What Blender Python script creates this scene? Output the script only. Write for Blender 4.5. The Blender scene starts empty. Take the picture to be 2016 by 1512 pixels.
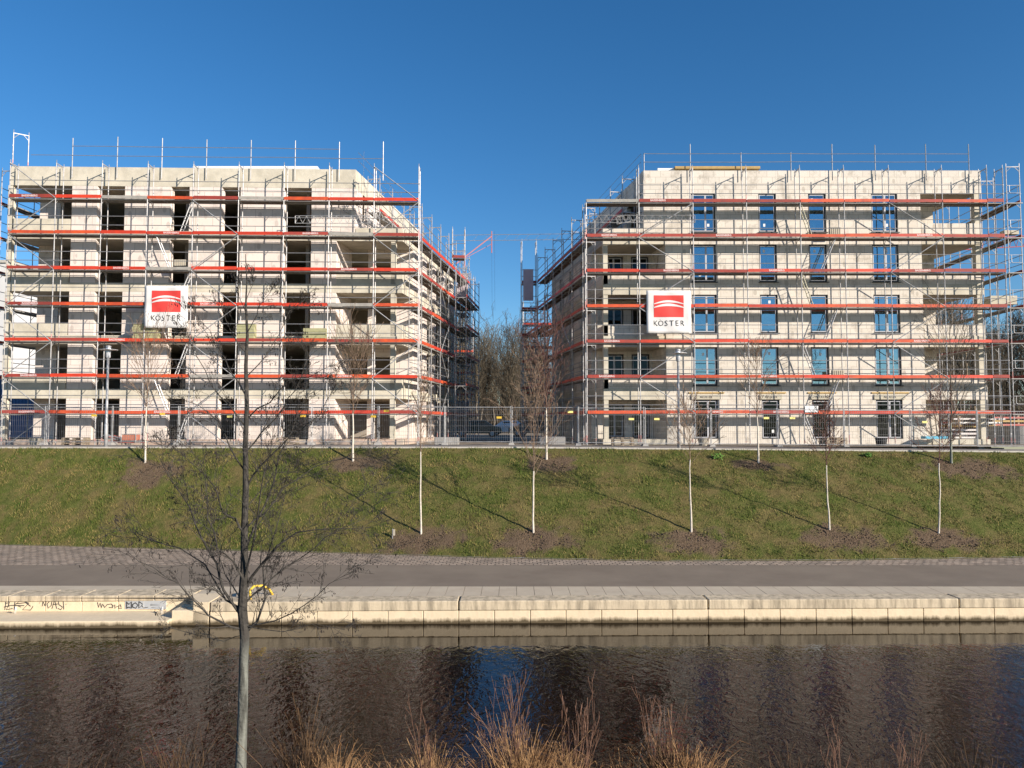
import bpy, math, random
from mathutils import Vector, Matrix, noise
R = math.radians
scene = bpy.context.scene
# ------------------------------------------------------------------ camera
F, ZC = 1500.0, 1.25
PITCH = math.atan(76 / F)
cam_d = bpy.data.cameras.new('camera'); cam = bpy.data.objects.new('camera', cam_d)
scene.collection.objects.link(cam); scene.camera = cam
cam_d.sensor_width = 36; cam_d.lens = F / 2016 * 36; cam_d.clip_end = 3000; cam_d.clip_start = 0.1
cam.location = (0, 0, ZC); cam.rotation_euler = (R(90) + PITCH, 0, 0)
# ------------------------------------------------------------------ light
SUN = Vector((1.40, -1.0, 0.64)).normalized()
elev = math.asin(SUN.z); azim = math.atan2(SUN.x, SUN.y)
w = bpy.data.worlds.new('World'); scene.world = w; w.use_nodes = True
nt = w.node_tree; nt.nodes.clear()
sky = nt.nodes.new('ShaderNodeTexSky'); sky.sky_type = 'NISHITA'; sky.sun_disc = False
sky.sun_elevation = elev; sky.sun_rotation = azim
sky.air_density = 1.0; sky.dust_density = 0.15; sky.ozone_density = 4.5; sky.altitude = 300
bg = nt.nodes.new('ShaderNodeBackground'); bg.inputs[1].default_value = 0.09
hs = nt.nodes.new('ShaderNodeHueSaturation'); hs.inputs['Saturation'].default_value = 1.2
out = nt.nodes.new('ShaderNodeOutputWorld')
nt.links.new(sky.outputs[0], hs.inputs['Color']); nt.links.new(hs.outputs[0], bg.inputs[0]); nt.links.new(bg.outputs[0], out.inputs[0])
sl = bpy.data.lights.new('sun', 'SUN'); so = bpy.data.objects.new('sun', sl); scene.collection.objects.link(so)
sl.energy = 5.0; sl.angle = R(0.5); sl.color = (1.0, 0.90, 0.79)
so.rotation_euler = (-SUN).to_track_quat('-Z', 'Y').to_euler()
scene.view_settings.view_transform = 'Standard'; scene.view_settings.look = 'None'
scene.view_settings.exposure = 0.64; scene.view_settings.gamma = 1
scene.render.engine = 'CYCLES'

# ------------------------------------------------------------------ helpers
def ray(px, py):
    a = (px - 1008) / F; b = (756 - py) / F
    return Vector((a, math.cos(PITCH) - b * math.sin(PITCH), math.sin(PITCH) + b * math.cos(PITCH)))
def W(px, py, Y):                      # point of the photograph at distance Y
    d = ray(px, py); t = Y / d.y
    return Vector((d.x * t, Y, ZC + d.z * t))
COL = scene.collection
def props(o, label=None, cat=None, group=None, kind=None):
    if label: o['label'] = label
    if cat: o['category'] = cat
    if group: o['group'] = group
    if kind: o['kind'] = kind
    return o
def thing(name, label, cat, loc=(0, 0, 0), rz=0, group=None):
    o = bpy.data.objects.new(name, None); COL.objects.link(o)
    o.location = loc; o.rotation_euler = (0, 0, rz); o.empty_display_size = .2
    return props(o, label, cat, group)
def link(name, mesh, parent=None, loc=(0, 0, 0), scale=(1, 1, 1), rot=(0, 0, 0)):
    o = bpy.data.objects.new(name, mesh); COL.objects.link(o)
    o.location = loc; o.scale = scale; o.rotation_euler = rot
    if parent: o.parent = parent
    return o
def copy_tree(o, parent=None):
    c = o.copy(); COL.objects.link(c)
    if parent: c.parent = parent
    for ch in list(o.children): copy_tree(ch, c)
    return c
class MB:
    def __init__(s, tf=None): s.v = []; s.f = []; s.m = []; s.tf = tf; s.cm = 0
    def add(s, vs, fs):
        n = len(s.v)
        s.v += [tuple(s.tf(*p)) if s.tf else tuple(p) for p in vs]
        s.f += [tuple(n + i for i in f) for f in fs]; s.m += [s.cm] * len(fs)
        return s
    def box(s, x0, x1, y0, y1, z0, z1):
        return s.add([(x0,y0,z0),(x1,y0,z0),(x1,y1,z0),(x0,y1,z0),(x0,y0,z1),(x1,y0,z1),(x1,y1,z1),(x0,y1,z1)],
              [(3,2,1,0),(4,5,6,7),(0,1,5,4),(1,2,6,5),(2,3,7,6),(3,0,4,7)])
    def cbox(s, c, h, rz=0, bev=0):
        cx, cy, cz = c; hx, hy, hz = h; vs = []
        for dz in (-1, 1):
            for dx, dy in ((-1,-1),(1,-1),(1,1),(-1,1)):
                x, y = dx*hx, dy*hy
                vs.append((cx + x*math.cos(rz) - y*math.sin(rz), cy + x*math.sin(rz) + y*math.cos(rz), cz + dz*hz))
        return s.add(vs, [(3,2,1,0),(4,5,6,7),(0,1,5,4),(1,2,6,5),(2,3,7,6),(3,0,4,7)])
    def tube(s, pts, r, n=6, closed=False, cap=True):
        pts = [Vector(p) for p in pts]; k = len(pts)
        rs = r if isinstance(r, (list, tuple)) else [r] * k
        vs = []; fs = []; prev = None
        for i, p in enumerate(pts):
            if closed: d = pts[(i+1) % k] - pts[i-1]
            else: d = pts[min(i+1, k-1)] - pts[max(i-1, 0)]
            if d.length < 1e-9: d = Vector((0, 0, 1))
            d.normalize()
            if prev is None:
                up = Vector((0, 0, 1)) if abs(d.z) < .9 else Vector((1, 0, 0))
                a = d.cross(up).normalized()
            else:
                a = prev - d * prev.dot(d)
                a = a.normalized() if a.length > 1e-6 else d.orthogonal().normalized()
            prev = a; b = d.cross(a)
            for j in range(n):
                t = 2 * math.pi * j / n
                vs.append(p + a * (rs[i] * math.cos(t)) + b * (rs[i] * math.sin(t)))
        for i in range(k if closed else k - 1):
            i2 = (i + 1) % k
            for j in range(n):
                j2 = (j + 1) % n
                fs.append((i*n+j, i*n+j2, i2*n+j2, i2*n+j))
        if cap and not closed and n > 2:
            fs.append(tuple(range(n-1, -1, -1))); fs.append(tuple((k-1)*n + j for j in range(n)))
        return s.add(vs, fs)
    def lathe(s, c, prof, n=14):
        cx, cy, cz = c; vs = []; fs = []
        for r, z in prof:
            for j in range(n):
                t = 2*math.pi*j/n; vs.append((cx + r*math.cos(t), cy + r*math.sin(t), cz + z))
        for i in range(len(prof)-1):
            for j in range(n):
                j2 = (j+1) % n; fs.append((i*n+j, i*n+j2, (i+1)*n+j2, (i+1)*n+j))
        fs.append(tuple(range(n-1, -1, -1))); fs.append(tuple((len(prof)-1)*n+j for j in range(n)))
        return s.add(vs, fs)
    def mesh(s, name, mats, smooth=False):
        me = bpy.data.meshes.new(name); me.from_pydata(s.v, [], s.f)
        for m in (mats if isinstance(mats, (list, tuple)) else [mats]): me.materials.append(m)
        if any(s.m): me.polygons.foreach_set('material_index', s.m)
        if smooth: me.polygons.foreach_set('use_smooth', [True] * len(s.f))
        me.update(); return me
    def build(s, name, mats, parent=None, smooth=False, loc=(0,0,0), **kw):
        o = link(name, s.mesh(name, mats, smooth), parent, loc)
        return props(o, **kw) if kw else o

# ------------------------------------------------------------------ materials
def mat(name, col, rough=.7, metal=0, var=None, scale=4, bump=0, bscale=20, spec=.5, objvar=0, detail=4, stretch=None, cr=(.35, .65)):
    m = bpy.data.materials.new(name); m.use_nodes = True; t = m.node_tree; N = t.nodes; L = t.links
    b = N['Principled BSDF']; b.inputs['Roughness'].default_value = rough; b.inputs['Metallic'].default_value = metal
    b.inputs['Specular IOR Level'].default_value = spec; b.inputs['Base Color'].default_value = (*col, 1)
    g = N.new('ShaderNodeNewGeometry'); vec = g.outputs['Position']
    if stretch:
        mp = N.new('ShaderNodeMapping'); mp.inputs['Scale'].default_value = stretch; L.new(vec, mp.inputs[0]); vec = mp.outputs[0]
    c = None
    if var:
        n = N.new('ShaderNodeTexNoise'); n.inputs['Scale'].default_value = scale; n.inputs['Detail'].default_value = detail; n.inputs['Roughness'].default_value = .65
        L.new(vec, n.inputs['Vector'])
        r = N.new('ShaderNodeValToRGB'); r.color_ramp.elements[0].position = cr[0]; r.color_ramp.elements[1].position = cr[1]
        r.color_ramp.elements[0].color = (*col, 1); r.color_ramp.elements[1].color = (*var, 1)
        L.new(n.outputs[0], r.inputs[0]); c = r.outputs[0]; L.new(c, b.inputs['Base Color'])
    if objvar:
        oi = N.new('ShaderNodeObjectInfo'); mr = N.new('ShaderNodeMapRange'); L.new(oi.outputs['Random'], mr.inputs[0])
        mr.inputs[3].default_value = 1 - objvar; mr.inputs[4].default_value = 1 + objvar * .6
        h = N.new('ShaderNodeHueSaturation'); h.inputs['Color'].default_value = (*col, 1)
        if c: L.new(c, h.inputs['Color'])
        L.new(mr.outputs[0], h.inputs['Value']); L.new(h.outputs[0], b.inputs['Base Color'])
    if bump:
        n2 = N.new('ShaderNodeTexNoise'); n2.inputs['Scale'].default_value = bscale; n2.inputs['Detail'].default_value = 5
        L.new(vec, n2.inputs['Vector'])
        bp = N.new('ShaderNodeBump'); bp.inputs['Strength'].default_value = bump; bp.inputs['Distance'].default_value = .03
        L.new(n2.outputs[0], bp.inputs['Height']); L.new(bp.outputs[0], b.inputs['Normal'])
    return m
def block_mat(name, c1, c2, mort, bw, bh, msize=.012, stain=(.3, .26, .2), stain_amt=.35):
    m = bpy.data.materials.new(name); m.use_nodes = True; t = m.node_tree; N = t.nodes; L = t.links
    b = N['Principled BSDF']; b.inputs['Roughness'].default_value = .9; b.inputs['Specular IOR Level'].default_value = .2
    g = N.new('ShaderNodeNewGeometry'); sp = N.new('ShaderNodeSeparateXYZ'); L.new(g.outputs['Position'], sp.inputs[0])
    ad = N.new('ShaderNodeMath'); L.new(sp.outputs[0], ad.inputs[0]); L.new(sp.outputs[1], ad.inputs[1])
    cb = N.new('ShaderNodeCombineXYZ'); L.new(ad.outputs[0], cb.inputs[0]); L.new(sp.outputs[2], cb.inputs[1])
    br = N.new('ShaderNodeTexBrick'); L.new(cb.outputs[0], br.inputs['Vector']); br.inputs['Scale'].default_value = 1
    br.inputs['Color1'].default_value = (*c1, 1); br.inputs['Color2'].default_value = (*c2, 1); br.inputs['Mortar'].default_value = (*mort, 1)
    br.inputs['Brick Width'].default_value = bw; br.inputs['Row Height'].default_value = bh; br.inputs['Mortar Size'].default_value = msize
    br.inputs['Mortar Smooth'].default_value = .6
    # smeared mortar and damp patches
    n = N.new('ShaderNodeTexNoise'); n.inputs['Scale'].default_value = 1.1; n.inputs['Detail'].default_value = 8; n.inputs['Roughness'].default_value = .7
    L.new(g.outputs['Position'], n.inputs['Vector'])
    r = N.new('ShaderNodeValToRGB'); r.color_ramp.elements[0].position = .52; r.color_ramp.elements[1].position = .68
    r.color_ramp.elements[0].color = (0, 0, 0, 1); r.color_ramp.elements[1].color = (stain_amt,) * 3 + (1,)
    L.new(n.outputs[0], r.inputs[0])
    mx = N.new('ShaderNodeMixRGB'); L.new(r.outputs[0], mx.inputs[0]); L.new(br.outputs[0], mx.inputs[1]); mx.inputs[2].default_value = (*stain, 1)
    # small trowelled repair blobs
    mp = N.new('ShaderNodeMapping'); mp.inputs['Scale'].default_value = (2.2, 2.2, 1.3); L.new(g.outputs['Position'], mp.inputs[0])
    v = N.new('ShaderNodeTexVoronoi'); v.inputs['Scale'].default_value = .8; L.new(mp.outputs[0], v.inputs['Vector'])
    r2 = N.new('ShaderNodeValToRGB'); r2.color_ramp.elements[0].position = .17; r2.color_ramp.elements[1].position = .21
    r2.color_ramp.elements[0].color = (.55,) * 3 + (1,); r2.color_ramp.elements[1].color = (0, 0, 0, 1); L.new(v.outputs['Distance'], r2.inputs[0])
    mx2 = N.new('ShaderNodeMixRGB'); L.new(r2.outputs[0], mx2.inputs[0]); L.new(mx.outputs[0], mx2.inputs[1]); mx2.inputs[2].default_value = (*stain, 1)
    L.new(mx2.outputs[0], b.inputs['Base Color'])
    n3 = N.new('ShaderNodeTexNoise'); n3.inputs['Scale'].default_value = 30; L.new(g.outputs['Position'], n3.inputs['Vector'])
    bp = N.new('ShaderNodeBump'); bp.inputs['Strength'].default_value = .25; bp.inputs['Distance'].default_value = .02
    L.new(n3.outputs[0], bp.inputs['Height']); L.new(bp.outputs[0], b.inputs['Normal'])
    return m
M = {}
M['block_a'] = block_mat('pinkish sand lime block', (.74, .655, .585), (.68, .60, .535), (.38, .32, .28), 1.0, .5, .014, (.42, .36, .32), .5)
M['block_b'] = block_mat('cream aerated block', (.70, .64, .55), (.63, .575, .49), (.40, .36, .30), .62, .37, .014, (.36, .32, .26), .75)
M['concrete'] = mat('cast concrete', (.48, .44, .35), .9, var=(.62, .57, .46), scale=1.3, bump=.2, bscale=9, spec=.2)
M['slab'] = mat('grey concrete slab', (.38, .34, .27), .9, var=(.48, .43, .34), scale=1.5, bump=.2, spec=.2)
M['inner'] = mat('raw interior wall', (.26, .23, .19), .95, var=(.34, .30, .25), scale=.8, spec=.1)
M['plinth'] = mat('pink plinth render', (.52, .38, .30), .9, var=(.46, .40, .32), scale=1.2, bump=.2, spec=.1)
M['galv'] = mat('galvanised tube', (.45, .45, .45), .5, .3, var=(.30, .30, .29), scale=5, objvar=.15)
M['galv_thin'] = mat('galvanised rail', (.30, .30, .31), .5, .3, var=(.22, .22, .22), scale=3)
M['steel_edge'] = mat('steel deck rail', (.34, .33, .31), .6, .2, var=(.24, .23, .21), scale=4)
M['ply'] = mat('brown deck board', (.11, .062, .04), .85, var=(.18, .11, .07), scale=3, objvar=.3)
M['ply_grey'] = mat('grey deck board', (.22, .21, .19), .85, var=(.30, .28, .25), scale=3, objvar=.3)
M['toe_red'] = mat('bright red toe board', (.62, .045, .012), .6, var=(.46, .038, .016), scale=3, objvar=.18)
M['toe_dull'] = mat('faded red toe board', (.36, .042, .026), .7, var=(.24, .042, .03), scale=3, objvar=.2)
M['toe_orange'] = mat('orange red toe board', (.64, .085, .016), .65, var=(.42, .055, .022), scale=3, objvar=.15)
M['toe_grey'] = mat('weathered grey toe board', (.27, .25, .22), .8, var=(.36, .34, .30), scale=4)
M['red_paint'] = mat('red frame paint', (.50, .07, .05), .6, var=(.42, .16, .13), scale=6)
M['white_paint'] = mat('white lettering', (.70, .55, .52), .7)
M['alu'] = mat('aluminium', (.68, .68, .68), .5, .25, var=(.5, .5, .5), scale=5)
M['banner'] = mat('white banner mesh', (.72, .70, .67), .8, var=(.66, .64, .61), scale=1.2, bump=.3, bscale=3)
M['logo_red'] = mat('banner red', (.70, .05, .04), .7, var=(.62, .045, .035), scale=2)
M['ink'] = mat('dark lettering', (.03, .03, .03), .7)
M['dark_frame'] = mat('anthracite window surround', (.018, .019, .022), .5)
M['white_frame'] = mat('window frame', (.50, .50, .52), .4)
M['interior_black'] = mat('dark room', (.03, .03, .03), 1, spec=0)
M['film'] = mat('pale plastic film', (.50, .60, .63), .6)
M['sill'] = mat('dark window sill', (.05, .05, .055), .5)
M['foam'] = mat('white insulation board', (.82, .82, .80), .8, var=(.72, .72, .70), scale=3)
M['wool'] = mat('yellow green mineral wool', (.40, .38, .20), .95, var=(.33, .32, .18), scale=6, bump=.4, bscale=30)
M['cream_pack'] = mat('cream block pack', (.55, .50, .38), .9, var=(.45, .42, .33), scale=3)
M['timber'] = mat('yellow timber', (.50, .34, .12), .7, var=(.42, .28, .10), scale=4)
M['timber_grey'] = mat('weathered timber', (.36, .29, .20), .8, var=(.28, .22, .16), scale=5)
M['blue_box'] = mat('blue container steel', (.03, .10, .22), .6, var=(.04, .12, .26), scale=2)
M['blue_sheet'] = mat('light blue sheet', (.10, .45, .62), .6)
M['yellow'] = mat('yellow paint', (.66, .44, .05), .5)
M['pale_yellow'] = mat('pale yellow label', (.80, .70, .22), .6)
M['car_white'] = mat('white car paint', (.75, .75, .76), .3)
M['car_dark'] = mat('dark green car paint', (.02, .07, .06), .3)
M['car_grey'] = mat('grey car paint', (.08, .085, .09), .3)
M['tyre'] = mat('black rubber', (.02, .02, .02), .8)
M['far_white'] = mat('far white render', (.62, .61, .59), .9, var=(.56, .55, .53), scale=.5)
M['ring'] = mat('concrete ring', (.28, .27, .25), .9, var=(.36, .34, .31), scale=2, bump=.2)
M['orange_box'] = mat('red formwork', (.45, .12, .07), .7, var=(.5, .2, .12), scale=2)
M['white_bag'] = mat('white sheeting', (.70, .68, .66), .7, var=(.6, .55, .55), scale=3)
M['gull_white'] = mat('white plumage', (.80, .80, .78), .8)
M['gull_grey'] = mat('grey wing', (.22, .23, .25), .8)
M['green'] = mat('fresh green leaf', (.10, .22, .02), .7, var=(.06, .15, .02), scale=8)
# reflective coated glass
def glass_mat(name, reflect, tint=(.62, .74, .80)):
    m = bpy.data.materials.new(name); m.use_nodes = True; t = m.node_tree; N = t.nodes; L = t.links
    N.remove(N['Principled BSDF']); o = N['Material Output']
    gl = N.new('ShaderNodeBsdfGlossy'); gl.inputs['Roughness'].default_value = .015; gl.inputs['Color'].default_value = (*tint, 1)
    tr = N.new('ShaderNodeBsdfTransparent'); tr.inputs['Color'].default_value = (*((.75, .85, .85) if reflect > .3 else (.30, .33, .33)), 1)
    mx = N.new('ShaderNodeMixShader'); mx.inputs[0].default_value = reflect
    g = N.new('ShaderNodeNewGeometry'); n = N.new('ShaderNodeTexNoise'); n.inputs['Scale'].default_value = .9
    L.new(g.outputs['Position'], n.inputs['Vector']); bp = N.new('ShaderNodeBump'); bp.inputs['Strength'].default_value = .12; bp.inputs['Distance'].default_value = .05
    L.new(n.outputs[0], bp.inputs['Height']); L.new(bp.outputs[0], gl.inputs['Normal'])
    L.new(tr.outputs[0], mx.inputs[1]); L.new(gl.outputs[0], mx.inputs[2]); L.new(mx.outputs[0], o.inputs[0])
    return m
M['glass'] = glass_mat('coated window glass', .58, (.42, .56, .63))
M['glass_dark'] = glass_mat('window glass tinted for dark rooms', .03)  # dark see-through tint puts the gloom of the rooms into the glass
# frame tube with red painted joints
def frame_mat():
    m = mat('scaffold frame tube', (.46, .455, .45), .5, .3, var=(.30, .29, .28), scale=4)
    t = m.node_tree; N = t.nodes; L = t.links; b = N['Principled BSDF']
    prev = b.inputs['Base Color'].links[0].from_socket
    tc = N.new('ShaderNodeTexCoord'); sp = N.new('ShaderNodeSeparateXYZ'); L.new(tc.outputs['Object'], sp.inputs[0])
    oi = N.new('ShaderNodeObjectInfo')
    lt = N.new('ShaderNodeMath'); lt.operation = 'MULTIPLY'; L.new(oi.outputs['Random'], lt.inputs[0]); lt.inputs[1].default_value = .45
    cmp_ = N.new('ShaderNodeMath'); cmp_.operation = 'LESS_THAN'; L.new(sp.outputs[2], cmp_.inputs[0]); L.new(lt.outputs[0], cmp_.inputs[1])
    m2 = N.new('ShaderNodeMath'); m2.operation = 'MULTIPLY'; L.new(cmp_.outputs[0], m2.inputs[0]); m2.inputs[1].default_value = .55
    mx = N.new('ShaderNodeMixRGB'); L.new(m2.outputs[0], mx.inputs[0]); L.new(prev, mx.inputs[1]); mx.inputs[2].default_value = (.50, .13, .10, 1)
    L.new(mx.outputs[0], b.inputs['Base Color']); return m
M['frame'] = frame_mat()

def text_mesh(txt, size, material, extrude=0.0, bold=0.0, font_shear=0):
    cu = bpy.data.curves.new('lettering', 'FONT'); cu.body = txt; cu.size = size; cu.align_x = 'CENTER'; cu.align_y = 'CENTER'
    cu.extrude = extrude; cu.offset = bold; cu.resolution_u = 2; cu.shear = font_shear
    o = bpy.data.objects.new('lettering', cu); COL.objects.link(o)
    dg = bpy.context.evaluated_depsgraph_get(); dg.update()
    me = bpy.data.meshes.new_from_object(o.evaluated_get(dg)); me.name = 'lettering'
    bpy.data.objects.remove(o); me.materials.clear(); me.materials.append(material)
    me.transform(Matrix.Rotation(R(90), 4, 'X'))          # stand it up, reading from -Y
    return me
# ================================================================== SETTING
ZW, ZQ = -4.46, -3.85
def lerp_tab(x, tab):
    if x <= tab[0][0]: return tab[0][1]
    for (a, va), (b, vb) in zip(tab, tab[1:]):
        if x <= b: return va + (vb - va) * (x - a) / (b - a)
    return tab[-1][1]
FOOT = [(-60, 37.5), (-21.4, 32.1), (-13.4, 30.95), (-6.1, 29.95), (-1, 29.0), (5.4, 28.3), (12, 28.45), (19.4, 29.1), (40, 31.5), (60, 33)]
YC = 36.0
def foot(x): return lerp_tab(x, FOOT)
def zs(x): return .06 - .0085 * max(x, 0)
def H(x, y):                                  # height of the embankment
    f = foot(x); t = (y - f) / max(YC - f, .5)
    if t <= 0: return ZQ
    if t >= 1: return zs(x)
    s = t + .035 * math.sin(t * math.pi * 2) * -1
    s = t + .05 * math.sin(math.pi * t) * t
    return ZQ + (zs(x) - ZQ) * min(s, 1)
def on_slope(px, py):
    d = ray(px, py); y = 26.0
    while y < 40:
        t = y / d.y; p = Vector((d.x * t, y, ZC + d.z * t))
        if p.z <= H(p.x, p.y): return Vector((p.x, p.y, H(p.x, p.y)))
        y += .05
    return p
# ---- soil patches round the young trees
SOIL = [(290, 930, 1.5, .8), (700, 912, 1.5, .7), (1085, 912, 1.6, .7), (1490, 916, 1.2, .5), (1910, 925, 2.2, .9),
        (830, 1066, 1.7, .8), (1052, 1066, 1.7, .8), (1368, 1068, 1.7, .8), (1660, 1062, 1.8, .8), (1860, 1062, 1.7, .7)]
SOILP = [(on_slope(a, b), rx, ry) for a, b, rx, ry in SOIL]
def soil(x, y):
    best = 0
    n = noise.noise(Vector((x * 1.4, y * 1.4, 0))) * .55 + noise.noise(Vector((x * 4, y * 4, 3))) * .45
    for p, rx, ry in SOILP:
        d = math.hypot((x - p.x) / rx, (y - p.y) / ry) + n
        best = max(best, min(1, max(0, (1.02 - d) * 2.2)))
    return best
def grass_ground():
    m = bpy.data.materials.new('rough winter grass soil'); m.use_nodes = True; t = m.node_tree; N = t.nodes; L = t.links
    b = N['Principled BSDF']; b.inputs['Roughness'].default_value = .95; b.inputs['Specular IOR Level'].default_value = .1
    g = N.new('ShaderNodeNewGeometry')
    def ns(sc, lo, hi, c0, c1):
        n = N.new('ShaderNodeTexNoise'); n.inputs['Scale'].default_value = sc; n.inputs['Detail'].default_value = 7; n.inputs['Roughness'].default_value = .7
        L.new(g.outputs['Position'], n.inputs['Vector']); r = N.new('ShaderNodeValToRGB')
        r.color_ramp.elements[0].position = lo; r.color_ramp.elements[1].position = hi
        r.color_ramp.elements[0].color = (*c0, 1); r.color_ramp.elements[1].color = (*c1, 1); L.new(n.outputs[0], r.inputs[0]); return r.outputs[0], n
    a, _ = ns(.8, .42, .60, (.062, .095, .016), (.16, .12, .05))
    c, nb = ns(5, .35, .7, (.045, .045, .012), (.19, .155, .06))
    mx = N.new('ShaderNodeMixRGB'); mx.inputs[0].default_value = .45; L.new(a, mx.inputs[1]); L.new(c, mx.inputs[2])
    s, _ = ns(9, .3, .7, (.085, .056, .034), (.165, .118, .076))
    at = N.new('ShaderNodeAttribute'); at.attribute_name = 'soil'
    m2 = N.new('ShaderNodeMixRGB'); L.new(at.outputs['Fac'], m2.inputs[0]); L.new(mx.outputs[0], m2.inputs[1]); L.new(s, m2.inputs[2])
    L.new(m2.outputs[0], b.inputs['Base Color'])
    n3 = N.new('ShaderNodeTexNoise'); n3.inputs['Scale'].default_value = 16; n3.inputs['Detail'].default_value = 6; L.new(g.outputs['Position'], n3.inputs['Vector'])
    bp = N.new('ShaderNodeBump'); bp.inputs['Strength'].default_value = .8; bp.inputs['Distance'].default_value = .06
    L.new(n3.outputs[0], bp.inputs['Height']); L.new(bp.outputs[0], b.inputs['Normal']); return m
M['slope'] = grass_ground()
me_b = MB(); NX, NY = 420, 54; soils = []
for j in range(NY + 1):
    for i in range(NX + 1):
        x = -45 + 90 * i / NX; f = foot(x); y = f + (YC - f) * j / NY
        z = H(x, y); s = soil(x, y)
        if 0 < j < NY: z += .05 * noise.noise(Vector((x * 1.7, y * 1.7, 1))) + .03 * noise.noise(Vector((x * 6, y * 6, 5))) + .05 * s * noise.noise(Vector((x * 5, y * 5, 9)))
        me_b.v.append((x, y, z)); soils.append(s)
for j in range(NY):
    for i in range(NX):
        a = j * (NX + 1) + i; me_b.f.append((a, a + 1, a + NX + 2, a + NX + 1)); me_b.m.append(0)
emb = me_b.build('embankment', M['slope'], smooth=True, kind='structure')
at = emb.data.attributes.new('soil', 'FLOAT', 'POINT'); at.data.foreach_set('value', soils)
# ---- grass blades
rnd = random.Random(5)
def blade_mat(name, c0, c1, sc=.7):
    return mat(name, c0, .8, var=c1, scale=sc, detail=6, spec=.15, cr=(.38, .62))
M['blade'] = blade_mat('short winter grass', (.075, .11, .016), (.28, .21, .08), 1.3)
M['blade_hi'] = blade_mat('green tufts', (.05, .095, .014), (.13, .14, .03), 1.5)
M['clod'] = mat('dark soil clod', (.072, .048, .030), .95, var=(.15, .105, .068), scale=12)
gm = MB()
for k in range(105000):
    x = rnd.uniform(-27, 27); f = foot(x); y = rnd.uniform(f + .02, YC)
    if abs(x) > .70 * y + 1: continue
    s = soil(x, y)
    if s > .35 and rnd.random() < .93: continue
    z = H(x, y) + .01; cl = noise.noise(Vector((x * 1.1, y * 1.1, 7))) + .6 * noise.noise(Vector((x * 3.7, y * 3.7, 2)))
    if cl < -.22 and rnd.random() < .8: continue
    h = rnd.uniform(.03, .095) * (1 + .9 * cl); w_ = rnd.uniform(.007, .017)
    a = rnd.uniform(0, math.pi); lx, ly = rnd.uniform(-.05, .05), rnd.uniform(-.05, .05)
    dx, dy = math.cos(a) * w_, math.sin(a) * w_
    gm.v += [(x - dx, y - dy, z - .01), (x + dx, y + dy, z - .01), (x + lx, y + ly, z + h)]
    n = len(gm.v); gm.f.append((n - 3, n - 2, n - 1)); gm.m.append(1 if cl > .15 and rnd.random() < .6 else 0)
gm.build('grass', [M['blade'], M['blade_hi']], kind='stuff', label='short patchy green and straw coloured grass covering the canal embankment', cat='grass')
cm = MB()
for p, rx, ry in SOILP:
    for k in range(900):
        r_ = math.sqrt(rnd.random()) * 1.1; a = rnd.uniform(0, 6.28)
        x = p.x + math.cos(a) * r_ * rx; y = p.y + math.sin(a) * r_ * ry
        if soil(x, y) < .3 or y > YC - .1: continue
        q = rnd.uniform(.008, .026)
        cm.cbox((x, y, H(x, y) + q * .3), (q, q * rnd.uniform(.5, 1), q * .6), a)
cm.build('mulch', M['clod'], kind='stuff', label='dark brown bark mulch and soil clods heaped round the bases of the young trees', cat='mulch')
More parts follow.
